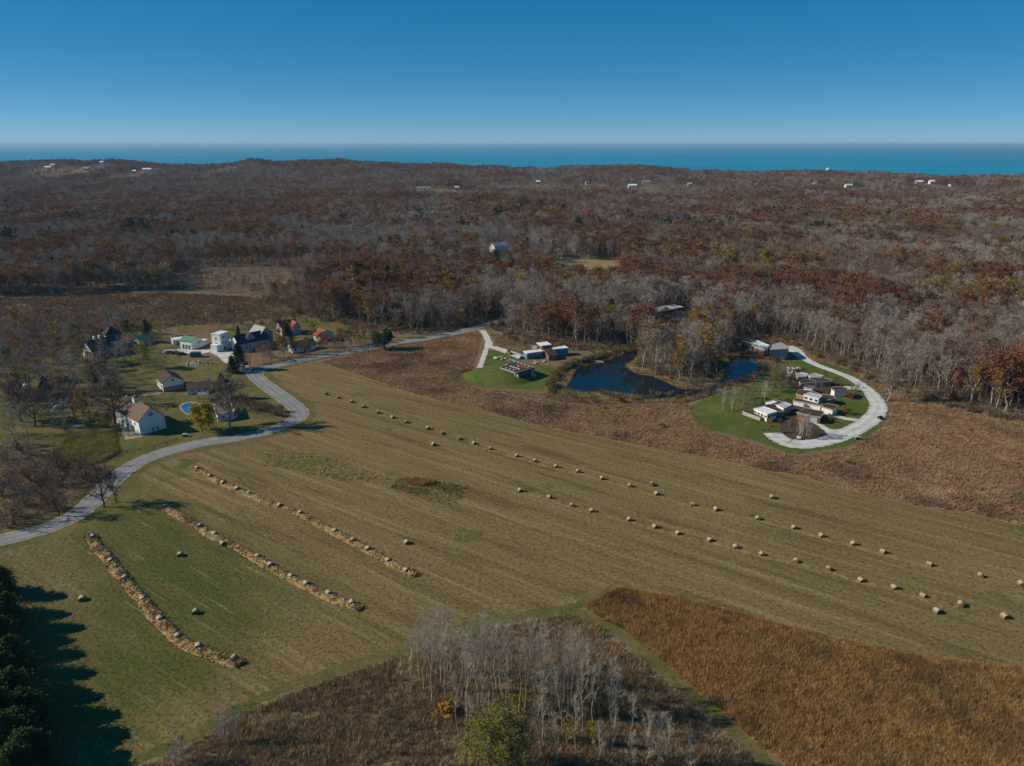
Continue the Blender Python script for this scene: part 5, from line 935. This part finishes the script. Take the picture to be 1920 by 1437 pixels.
grass('bank_weeds', 'brown weeds on the pond banks', BANKG, .8, [tuft(1.1, .6, 14, .13, 'weeds', .45) for _ in range(3)], .6, 1.2, lambda x, y: free(x, y) & ~inside(x, y, PENINSULA))
WEDGE = W([(1488, 640), (1540, 658), (1600, 684), (1660, 712), (1740, 742), (1830, 766), (1930, 785), (2060, 810), (2060, 850), (1920, 812), (1800, 785), (1700, 756), (1668, 752), (1640, 730), (1600, 704), (1540, 684)])
grass('edge_weeds', 'brown weeds along the wood edge beyond the gravel loop', WEDGE, .9, WT, .6, 1.2, fr)
SG = [tuft(.16, .4, 10, .05, 'straw_low', 1.2) for _ in range(2)] + [tuft(.14, .4, 10, .05, 'stubble_green', 1.0)]
NEARF = W([(-100, 1500), (-100, 1060), (150, 1000), (310, 945), (700, 960), (1150, 1000), (1920, 1150), (2100, 1300), (1700, 1225), (1150, 1102), (900, 1165), (640, 1248), (440, 1325), (150, 1455)])
grass('stubble', 'short cut hay stubble', NEARF, .8, SG, .7, 1.5, None, 9)

# ------------------------------------------------------------------ single trees and bushes
def T_(kind, px, py, h, label, group=None, **k): p = P(px, py); return plant(kind, p.x, p.y, h, label, group, **k)
T_('gold', 380, 811, 9.5, 'round golden yellow tree beside the road near the pool'); T_('great_bare', 430, 803, 19, 'great grey bare tree spreading over the pool house', wide=1.05)
T_('spruce', 420, 748, 11, 'dark evergreen rising behind the great bare tree', wide=.9); T_('spruce', 450, 694, 13, 'broad green spruce at the road fork'); T_('spruce', 436, 700, 8, 'smaller spruce beside the broad one at the road fork')
T_('round_evergreen', 721, 656, 11, 'rounded evergreen beside the road past the brown prairie'); T_('spruce', 275, 627, 8.5, 'dark green conifer behind the long green roofed shed'); T_('spruce', 448, 637, 8, 'dark columnar evergreen behind the tower house', wide=.6); T_('purple', 242, 634, 10, 'dark purple leaved tree beside the green conifer')
for px, py, h in ((298, 634, 9), (312, 630, 8), (303, 640, 6)): T_('yellow', px, py, h, 'yellow green tree between the two green roofs', 'yellow trees behind the sheds')
T_('yellow', 268, 694, 13, 'thin golden tree beyond the white cottage'); T_('yellow', 277, 690, 10, 'lower golden tree beyond the white cottage'); T_('ochre', 192, 815, 9, 'golden brown tree beside the white barn'); T_('yellow', 205, 808, 7, 'small golden tree next to the white barn'); T_('yellow', 110, 745, 13, 'golden tree among bare trees near the domed tower')
T_('dark_bare', 195, 952, 13, 'dark spreading tree leaning over the road, larger of two', wide=.95); T_('dark_bare', 219, 942, 10, 'dark spreading tree beside the road, smaller of two', wide=.8); T_('dark_bare', 112, 968, 10, 'leaning bare tree on the far road side by the reeds', lean=.12)
for px, py, h in ((40, 790, 17), (66, 800, 15), (215, 795, 17), (140, 780, 16), (225, 760, 14)): T_('dark_bare', px, py, h, 'dark spreading bare tree between the domed tower and the barn', 'dark bare trees of the village')
T_('pine', 178, 728, 11, 'green pine among the bare trees left of the cottage'); T_('pine', 184, 742, 9, 'smaller green pine left of the cottage')
T_('ochre', 528, 655, 11, 'orange brown tree among the village houses'); T_('spruce', 540, 645, 11, 'dark green spruce before the red roofed house'); T_('yellow', 588, 640, 10, 'bright yellow tree beside the red roofed cottage'); T_('olive', 515, 628, 9, 'pale green tree behind the orange brown tree')
for px, py, h, k in ((545, 668, 9, 'bare_brown'), (562, 671, 8, 'bare'), (578, 666, 9, 'rust'), (595, 662, 8, 'bare_brown'), (612, 660, 9, 'rust'), (628, 656, 8, 'bare_brown'), (640, 652, 10, 'rust'), (655, 650, 9, 'olive'), (668, 646, 10, 'rust'), (684, 644, 9, 'rust'), (480, 677, 9, 'bare'), (495, 680, 9, 'bare'), (508, 678, 10, 'bare_brown'), (525, 675, 8, 'bare'), (470, 683, 7, 'ochre'), (490, 672, 8, 'rust'), (700, 640, 9, 'rust'), (742, 634, 10, 'rust'), (770, 628, 12, 'rust'), (655, 634, 9, 'ochre'), (670, 630, 9, 'rust')):
    T_(k, px, py, h, {'rust': 'rust leaved tree in the roadside thicket of the village', 'bare': 'grey bare tree in the roadside thicket of the village', 'bare_brown': 'brown twigged tree in the roadside thicket of the village', 'ochre': 'ochre tree in the roadside thicket of the village', 'olive': 'olive tree in the roadside thicket of the village'}[k], 'roadside thicket of the village')
T_('great_bare', 1664, 752, 20, 'great pale bare tree at the wood edge beyond the gravel loop', wide=.85); T_('birch', 1433, 752, 9, 'single white birch on the bright loop lawn'); T_('birch', 1355, 769, 10, 'pale many stemmed tree on the loop lawn, left of a pair', wide=.8); T_('birch', 1372, 772, 11, 'pale many stemmed tree on the loop lawn, right of a pair')
for px, py, h in ((1496, 823, 10), (1503, 820, 9), (1512, 818, 9), (1517, 824, 7), (1500, 815, 8)): T_('birch', px, py, h, 'pale birch in the mulched bed inside the drive', 'birches of the mulched bed', wide=.75)
for px, py, h in ((1392, 762, 5.5), (1402, 757, 5), (1409, 764, 4.5), (1460, 735, 7), (1450, 727, 8), (1472, 722, 7)): T_('bare_brown', px, py, h, 'small brown twigged tree on the loop lawn', 'small trees on the loop lawn', wide=1.15)
T_('ochre', 1448, 728, 8, 'olive brown tree above the white birch'); T_('green_bush', 1453, 679, 3.5, 'bright green bush against the grey hall', wide=1.3); T_('bare_brown', 1468, 692, 6, 'brown twigged tree beside the stony bank', wide=1.4)
for px, py in ((1591, 748), (1587, 777)): T_('gold_bush', px, py, 3.2, 'round golden bush on the grass island of the loop', 'golden bushes of the loop', wide=1.0)
for px, py in ((1547, 790), (1556, 792), (1566, 793), (1605, 735), (1597, 731), (1608, 728), (1440, 800), (1430, 806), (1445, 792), (1480, 800), (1490, 805), (1478, 795), (1525, 815), (1535, 817), (1520, 808)): T_('twig_bush', px, py, rnd(1.8, 3), 'brown bare bush in the beds of the gravel loop', 'bare bushes of the loop beds')
T_('green_bush', 1548, 786, 2.2, 'yellow green bush at the garage corner'); T_('ochre', 1436, 812, 5, 'thin yellow leaved sapling before the white flat roof')
for px, py, s in ((1146, 745, 2.6), (1162, 754, 2.8), (1195, 754, 2.6)): T_('green_bush', px, py, s, 'dark green conical bush on the near pond bank', 'evergreen bushes on the pond bank')
for i in range(70):
    q = [(1042, 742), (1032, 722), (1048, 706), (1062, 693), (1085, 684), (1110, 677), (1140, 670), (1160, 660)]; t_ = rnd(0, len(q) - 1.01); k = int(t_); a = np.array(q[k]) + (np.array(q[k + 1]) - np.array(q[k])) * (t_ - k)
    T_('bush', a[0] + rnd(-9, 3), a[1] + rnd(-2.5, 2.5), rnd(1.8, 3.4), 'olive brown bush on the bank between lawn and pond', 'bushes on the lawn side of the pond')
for i in range(40): T_('bush' if i % 3 else 'twig_bush', rnd(1065, 1300), 741 + rnd(-1, 9) + 8 * math.sin(i), rnd(1.3, 2.4), 'low bush on the bank between pond and prairie', 'bushes on the prairie side of the pond')
for i in range(30): a = rnd(0, 1); T_('twig_bush', 1300 + 125 * a + rnd(-5, 5), 746 - 46 * a + rnd(-2, 4), rnd(1.6, 3), 'reddish bare bush between pond and loop lawn', 'bushes between pond and loop lawn')
for i in range(14): T_('bush', rnd(1375, 1445), 664 + rnd(-3, 4), rnd(1.5, 2.6), 'low ochre bush below the long grey house', 'bushes below the grey house')
for px, py in ((1135, 768), (1245, 803), (1240, 800), (1590, 870)): T_('green_bush', px, py, 1.6, 'lone yellow green bush in the brown prairie', 'green bushes in the prairie')
# pines at the near left corner
for px, py, h in ((-4, 1155, 9), (-38, 1205, 11), (6, 1230, 9.5), (-45, 1300, 12), (36, 1345, 10.5), (8, 1395, 11.5), (48, 1420, 10), (-28, 1470, 12), (42, 1505, 11), (0, 1560, 12), (62, 1565, 10), (-70, 1390, 12), (-85, 1240, 11), (-30, 1110, 8), (12, 1120, 8), (22, 1180, 9), (30, 1265, 9), (58, 1380, 10), (66, 1470, 11), (15, 1310, 10), (-10, 1350, 11), (20, 1450, 12)):
    T_('near_pine', px, py, h, 'dense dark green pine in the row at the field corner', 'pines at the field corner', wide=1.15)
# aspen grove
AS = [(880, 1425, 15), (1000, 1440, 15), (1040, 1450, 14), (1150, 1430, 12), (1080, 1420, 14), (860, 1390, 16), (905, 1385, 16), (1055, 1385, 16), (1110, 1370, 15), (1180, 1395, 12), (840, 1330, 18), (770, 1300, 15), (930, 1295, 17), (950, 1290, 17), (809, 1320, 22), (806, 1297, 21), (817, 1296, 21), (794, 1296, 19), (875, 1355, 22), (872, 1345, 20), (866, 1312, 19), (894, 1300, 18), (897, 1325, 19), (917, 1340, 20), (925, 1331, 19), (956, 1355, 18), (944, 1315, 19), (983, 1332, 19), (972, 1340, 17), (1001, 1331, 19), (1034, 1340, 19), (1031, 1355, 18), (1020, 1402, 17), (1058, 1318, 18), (1053, 1346, 17), (1064, 1358, 18), (1072, 1324, 18), (1094, 1331, 17), (1092, 1377, 16), (1087, 1324, 18), (1012, 1300, 17), (1043, 1300, 16), (990, 1281, 16), (838, 1262, 17), (847, 1268, 16), (856, 1280, 17), (962, 1275, 16), (935, 1270, 15), (910, 1262, 16), (1075, 1290, 15), (1100, 1300, 15), (885, 1275, 16), (826, 1282, 18), (1020, 1268, 14), (1115, 1312, 14), (800, 1275, 16), (785, 1268, 14)]
for px, py, h in AS: T_('aspen', px, py, h * 1.0, 'slender pale aspen in the grove below the field', 'aspens of the near grove', lean=.035)
for px, py, h in ((1144, 1352, 14), (1152, 1357, 13)): T_('birch', px, py, h, 'white spreading tree at the edge of the aspen grove', 'white trees edging the grove', wide=.7)
for px, py, h in ((1122, 1428, 9), (1212, 1436, 12), (1237, 1440, 12), (1250, 1425, 9), (1185, 1440, 8), (1290, 1445, 8)): T_('birch', px, py, h, 'pale bare sapling beside the grass track', 'saplings beside the track', wide=.75)
for px, py, h in ((338, 1432, 9), (352, 1438, 9), (420, 1400, 10), (447, 1395, 11), (412, 1340, 8), (440, 1325, 7), (325, 1440, 7)): T_('birch', px, py, h * .8, 'pale bare sapling on the lower field edge', 'saplings on the lower field edge', wide=.8)
for px, py, h, wd in ((935, 1452, 14, 1.1), (898, 1446, 11, 1.1), (975, 1456, 11, 1.0), (915, 1470, 12, 1.1), (955, 1475, 12, 1.1)): T_('willow', px, py, h, 'yellow green willow before the aspen grove', 'willows before the grove', wide=wd)
for px, py, h in ((982, 1330, 6), (1012, 1345, 6), (1062, 1400, 7), (1095, 1345, 6), (1110, 1405, 6), (960, 1345, 5)): T_('yellow', px, py, h, 'yellow leaved sapling among the aspens', 'yellow saplings in the grove', wide=.7)
for i in range(26): T_('twig_bush', rnd(700, 1340), 1437 - rnd(0, 130), rnd(1.2, 2.4), 'brown bare bush in the weeds below the field', 'bare bushes in the near weeds')
T_('gold_bush', 836, 1342, 3, 'orange brown bush left of the willows', wide=1.3)

# ------------------------------------------------------------------ woods
FB = np.array([(-900, 556), (0, 556), (120, 553), (250, 547), (330, 546), (420, 552), (520, 560), (560, 585), (600, 600), (650, 606), (700, 616), (760, 624), (820, 620), (870, 610), (905, 602), (935, 610), (960, 628), (1010, 637), (1060, 643), (1100, 650), (1150, 652), (1186, 655), (1200, 648), (1360, 648), (1385, 634), (1440, 631), (1490, 637), (1530, 657), (1590, 682), (1650, 710), (1720, 736), (1800, 758), (1920, 782), (3000, 1010)])
VILLAGE_WOOD = W([(-200, 640), (0, 622), (120, 612), (235, 608), (250, 640), (242, 690), (232, 740), (205, 800), (130, 815), (60, 830), (-200, 880)])
ROADSIDE_WOOD = W([(-200, 880), (0, 850), (80, 850), (110, 880), (160, 885), (200, 872), (222, 880), (200, 898), (165, 935), (110, 966), (40, 988), (-200, 1035)])
def canopy(x, y, sp, keep=1.0): return None
xs, yss, hts = [], [], []
def add_pts(x, y, h): xs.append(x); yss.append(y); hts.append(h)
for y0, y1, sp in ((230, 520, 5.4), (520, 1000, 6.6), (1000, 1700, 8.5), (1700, 2560, 10.0)):
    ymax = y1; x, y = jitter_grid((-(.8 * y1 + 90), .8 * y1 + 90, y0, y1), sp); k = np.abs(x) < .8 * y + 80; x, y = x[k], y[k]
    px, py = proj(x, y, 0); k = (py < np.interp(px, FB[:, 0], FB[:, 1])) | inside(x, y, PENINSULA); px, py, x, y = px[k], py[k], x[k], y[k]
    k = ~inside(x, y, CLEARING) & free(x, y, False, False); px, py, x, y = px[k], py[k], x[k], y[k]
    h = rng.uniform(13, 21, len(x)) * (.82 + .36 * vnoise(x, y, 60, 11)); h *= 1.0
    h = np.where((px > 320) & (px < 575) & (py > 500) & (py < 590), h * .48, h); h = np.where(inside(x, y, PENINSULA), h * 1.0, h); h = np.where(y > 1000, h * .85, h)
    add_pts(x, y, h)
x = np.concatenate(xs); y = np.concatenate(yss); h = np.concatenate(hts); px, py = proj(x, y, 0)
# open ground before the pavilion, the wood house and the clearing
k = ~((px > 1225) & (px < 1300) & (py > 590) & (py < 612)) & ~((px > 905) & (px < 1000) & (py > 465) & (py < 484)) & ~((px > 1038) & (px < 1165) & (py > 490) & (py < 530) & (rng.uniform(size=len(px)) < .85)) & ~((px > 1040) & (px < 1060) & (py > 478) & (py < 500))
h = np.where((px > 1225) & (px < 1300) & (py >= 600) & (py < 660), h * .55, h); h = np.where((px > 915) & (px < 960) & (py > 480) & (py < 520), h * .5, h); h = np.where((px > 1035) & (px < 1165) & (py > 500) & (py < 545), h * .55, h)
for sx, sy, b in FAR_SITES: h = np.where((np.abs(x - sx) < 42) & (y < sy + 12) & (y > sy - 260), h * .5, h); k &= ~((np.abs(x - sx) < 34) & (y > sy - 40) & (y < sy + 16))
x, y, h, px, py = x[k], y[k], h[k], px[k], py[k]; n = len(x); z = terrain(x, y)
u = rng.uniform(size=n); n1 = vnoise(x, y, 70, 21); n2 = vnoise(x, y, 45, 22); n3 = vnoise(x, y, 55, 23)
warm = np.clip((px - 300) / 1500, 0, 1) * .08
n1 = .6 * n1 + .4 * vnoise(x, y, 28, 25); p_rust = np.clip((n1 - .5) * 2.4, .03, .62) + warm + np.where(y > 900, .08, 0); p_och = np.clip((n2 - .6) * 1.2, .015, .35); p_yel = .012; p_pine = np.clip((n3 - .72) * 2.2, .004, .6) * np.where((y > 480) & (y < 1400), 1, .35)
kind = np.full(n, 0); c = 0
cum = np.stack([p_pine, p_rust, p_och, np.full(n, p_yel), np.full(n, .03), np.clip((vnoise(x, y, 90, 26) - .35) * 1.6, .05, .8)], 1).cumsum(1)
kind = (u[:, None] > cum).sum(1)      # 0 pine 1 rust 2 ochre 3 yellow 4 olive 5 brown bare 6 bare
for cx, cy, rx, ry in ((270, 440, 34, 9), (100, 462, 30, 7), (340, 458, 40, 6), (20, 460, 25, 9), (1010, 392, 34, 8), (1060, 402, 22, 8), (700, 405, 20, 8), (790, 408, 16, 8), (1085, 432, 10, 8), (1132, 406, 9, 9), (1415, 402, 12, 7), (1452, 406, 18, 7), (1482, 408, 16, 7), (935, 412, 12, 10), (975, 402, 10, 9), (870, 440, 10, 8), (1660, 425, 10, 6), (520, 405, 18, 5), (640, 425, 12, 6), (1250, 430, 9, 6)):
    q = ((px - cx) / rx) ** 2 + ((py - cy - 8) / ry) ** 2 < 1; kind[q & (rng.uniform(size=n) < .75)] = 0
q = inside(x, y, PENINSULA); kind[q] = np.where(rng.uniform(size=q.sum()) < .62, 6, np.where(rng.uniform(size=q.sum()) < .5, 5, 2))
KN = ['pine', 'rust', 'ochre', 'yellow', 'olive', 'bare_brown', 'bare']
zone_names = [('on the wooded spit in the pond', inside(x, y, PENINSULA)), ('in the wood beyond the marsh', px < 330), ('in the scrub between marsh and wood', (px < 575) & (py > 495)), ('in the wood behind the village', px < 905), ('in the wood behind the pond', px < 1370), ('in the wood behind the grey hall', px < 1530), ('in the wood beyond the gravel loop', px < 99999)]
zone = np.full(n, -1)
for i, (_, q) in enumerate(zone_names): zone = np.where((zone < 0) & q, i, zone)
LOOK = {'pine': 'dark green pine', 'rust': 'rust leaved oak', 'ochre': 'ochre leaved tree', 'yellow': 'yellow leaved tree', 'olive': 'olive green tree', 'bare_brown': 'brown twigged bare tree', 'bare': 'grey bare tree'}
LIMIT = {'bare': 130, 'bare_brown': 190, 'rust': 250, 'ochre': 230, 'yellow': 90, 'olive': 100, 'pine': 110}
vis = (px > -20) & (px < 1940); order = np.argsort(y); single = np.zeros(n, bool); cnt = {}
for i in order:
    kn = KN[kind[i]]
    if vis[i] and cnt.get(kn, 0) < LIMIT[kn] and y[i] < 1100: cnt[kn] = cnt.get(kn, 0) + 1; single[i] = True
for i in np.nonzero(single)[0]:
    kn = KN[kind[i]]; zn = zone_names[zone[i]][0]; sz = 'tall ' if h[i] > 17.5 else 'low ' if h[i] < 13.5 else 'medium '; dp = 'at the front edge ' if py[i] > np.interp(px[i], FB[:, 0], FB[:, 1]) - 9 else ''; zz = (dp + zn.replace('in the', 'of the', 1) if dp else zn) if zone[i] else zn
    plant(kn, x[i], y[i], h[i] * (.75 if kn in ('yellow', 'olive') else 1), f'{sz}{LOOK[kn]} {zz}', f'{sz}{LOOK[kn]}s {zz}', z=float(z[i]), wide=rnd(.9, 1.15))
PR_MID = [joined(*KIND[k_][v][3:7], f'{k_}_joined') for k_, v in (('pine', 0), ('pine', 1), ('rust', 0), ('rust', 1), ('rust', 2), ('ochre', 0), ('ochre', 1), ('yellow', 0), ('yellow', 1), ('olive', 0), ('bare_brown', 0), ('bare_brown', 1), ('bare', 0), ('bare', 1), ('bare', 2), ('bare', 3), ('bare', 4))]
ST_MID = [(0, 2, 17), (2, 3, 17), (5, 2, 16), (7, 2, 12), (9, 1, 12), (10, 2, 17), (12, 5, 18)]
def far_leaf(hh, nl, nb, nlv, sz, mts, ups=.75):
    T, C, tp = skeleton(hh, .25, .36, nl, nb, 4, ups, .3, 1.8, .13, sides=4); leafed(T, C, tp, nlv, sz, .2); return joined(T, C, 'bark_grey', mts, 'far_tree')
PR_FAR = [joined(*conifer(17, 4.2, 9, 5, 4, 1.0), 'bark_dark', ['bark_dark', 'needle'], 'far_pine'), far_leaf(17, 8, 3, 230, .72, ['twig_brown', 'leaf_rust']), far_leaf(17, 8, 3, 230, .72, ['twig_brown', 'leaf_rust']), far_leaf(16, 8, 3, 200, .7, ['twig_brown', 'leaf_ochre']), far_leaf(12, 8, 3, 200, .55, ['twig_grey', 'leaf_yellow']), far_leaf(12, 8, 3, 200, .55, ['twig_grey', 'leaf_olive'])]
for mt in ('twig_brown', 'twig_grey', 'twig_grey'):
    T, C, tp = skeleton(18, .28, .36, 10, 5, 7, .85, .3, 2.0, .15, sides=4); PR_FAR.append(joined(T, C, 'bark_grey', [mt], 'far_bare'))
ST_FAR = [(0, 1, 17), (1, 2, 17), (3, 1, 16), (4, 1, 12), (5, 1, 12), (6, 1, 18), (7, 2, 18)]
def wood(name, label, sel, protos, st, wide=1.0):
    i = np.nonzero(sel)[0]; m_ = len(i); v = np.zeros(m_, int); s = np.ones(m_)
    for kk, (b, c_, hh) in enumerate(st): q = kind[i] == kk; v[q] = b + rng.integers(0, c_, q.sum()); s[q] = h[i][q] / hh * (.75 if kk in (3, 4) else 1)
    wd = s * rng.uniform(.95, 1.25, m_) * wide; return scatter_object(name, label, np.stack([x[i], y[i], z[i] - .1], 1), np.stack([wd, wd, s], 1), np.stack([np.zeros(m_), np.zeros(m_), rng.uniform(0, 6.28, m_)], 1), v, protos)
wood('woodland', 'autumn woodland of bare and rust coloured trees', ~single & (y < 850), PR_MID, ST_MID)
wood('far_woodland', 'distant autumn woodland reaching to the lake dunes', ~single & (y >= 850), PR_FAR, ST_FAR, 1.2)
# understorey of the wood edge
x2, y2 = jitter_grid((-260, 400, 225, 480), 3.6); px2, py2 = proj(x2, y2, 0); k = ((py2 < np.interp(px2, FB[:, 0], FB[:, 1]) + np.where(px2 > 920, 14, 5)) | inside(x2, y2, PENINSULA)) & free(x2, y2, True, False) & (px2 > -50) & (px2 < 1970); x2, y2 = x2[k], y2[k]; m_ = len(x2)
prb = [joined(*KIND[k_][v][3:7], 'understorey') for k_, v in (('twig_bush', 0), ('twig_bush', 1), ('twig_bush', 2), ('bush', 0), ('bush', 1))]
s = rng.uniform(.5, 1.1, m_); scatter_object('undergrowth', 'brown undergrowth along the wood edge', np.stack([x2, y2, np.full(m_, -.02)], 1), np.stack([s, s, s], 1), np.stack([np.zeros(m_), np.zeros(m_), rng.uniform(0, 6.28, m_)], 1), rng.integers(0, 5, m_), prb)
# village and roadside woods: single trees
def small_wood(poly, sp, kinds, hlo, hhi, where, frac=1.0):
    x, y = jitter_grid(poly, sp); k = inside(x, y, poly) & free(x, y, False, False) & in_frame(x, y, 30) & (rng.uniform(size=len(x)) < frac)
    for a, b in zip(x[k], y[k]):
        kn = kinds[int(rng.integers(len(kinds)))]; hh_ = rnd(hlo, hhi); t3 = (hh_ - hlo) / (hhi - hlo); sz = 'low ' if t3 < .33 else 'tall ' if t3 > .67 else 'medium '; plant(kn, a, b, hh_, wide=rnd(1.0, 1.35), label=f'{sz}{LOOK.get(kn, "bare bush")} {where}', group=f'{sz}{LOOK.get(kn, "bare bush").replace("bush", "bushe")}s {where}')
small_wood(VILLAGE_WOOD, 6.4, ['bare'] * 6 + ['bare_brown'] * 3 + ['olive', 'ochre'], 9, 15, 'round the slate roofed house and tower', .8)
small_wood(ROADSIDE_WOOD, 5.0, ['bare_brown', 'bare', 'bare', 'twig_bush', 'twig_bush'], 4.5, 8.5, 'between the road and the reed patch', .85)
grass('village_weeds', 'brown weeds under the village trees', ROADSIDE_WOOD, .9, WT, .5, 1.0, fr); 
for i in range(12): T_('bare_brown', rnd(400, 560), rnd(610, 640), rnd(6, 9), 'brown twigged bare tree on the lawn behind the village', 'bare trees on the back lawn')
for i in range(64): T_('twig_bush', rnd(330, 580), rnd(568, 612), rnd(2, 5), 'bare bush along the tan meadow behind the village', 'bushes along the back meadow')
for i in range(46): a = rnd(0, 1); T_('twig_bush', 448 + 84 * a, 768 + 12 * a + rnd(-22, 6) * (1 - a * .6), rnd(1.8, 3.6), 'dark bare bush inside the road bend', 'bushes inside the road bend')

for i in range(46):
    a = rnd(0, 1); kn = ['rust', 'bare_brown', 'bare', 'bare', 'bare_brown', 'olive'][int(rng.integers(6))]; px_ = 482 + 240 * a; py_ = np.interp(px_, [482, 560, 643, 719], [684, 671, 655, 641]) - rnd(0, 16)
    p = P(px_, py_)
    if free(np.array([p.x]), np.array([p.y]), False, False)[0]: plant(kn, p.x, p.y, rnd(5, 9), f'{LOOK[kn]} in the hedge between the village road and the gardens', f'{LOOK[kn]}s of the village hedge')
for i in range(34):
    kn = ['bare', 'bare_brown', 'bare', 'olive'][int(rng.integers(4))]; px_ = rnd(232, 345); py_ = rnd(626, 690); p = P(px_, py_)
    if free(np.array([p.x]), np.array([p.y]), False, False)[0]: plant(kn, p.x, p.y, rnd(6, 11), f'{LOOK[kn]} between the slate roofed house and the gravel yard', f'{LOOK[kn]}s by the gravel yard')
for i in range(28):
    px_ = rnd(1385, 1480); py_ = rnd(700, 775) ; p = P(px_, py_)
    if free(np.array([p.x]), np.array([p.y]), False, False)[0] and rnd(0, 1) < .6: plant('twig_bush', p.x, p.y, rnd(1.5, 3.2), 'brown bare bush on the loop lawn among the garden houses', 'bare bushes among the garden houses')
for i in range(26):
    px_ = rnd(1440, 1600); py_ = rnd(690, 800); p = P(px_, py_)
    if free(np.array([p.x]), np.array([p.y]), False, False)[0]: plant(['bush', 'green_bush', 'twig_bush'][i % 3], p.x, p.y, rnd(1.0, 2.0), 'garden shrub between the roofs inside the gravel loop', 'shrubs of the garden houses')

for px_, py_, h_ in ((1441, 712, 7), (1452, 704, 7.5), (1463, 712, 7), (1474, 730, 6.5), (1487, 716, 6), (1459, 722, 8), (1446, 735, 7), (1480, 705, 6), (1398, 748, 6), (1408, 756, 6.5), (1390, 752, 5.5), (1420, 742, 6), (1552, 716, 4), (1566, 722, 4), (1540, 733, 4), (1525, 738, 5)):
    T_('bare_brown' if int(px_) % 3 else 'olive', px_, py_, h_, 'twiggy brown garden tree between the loop lawn and the low studios', 'garden trees by the low studios', wide=1.35)
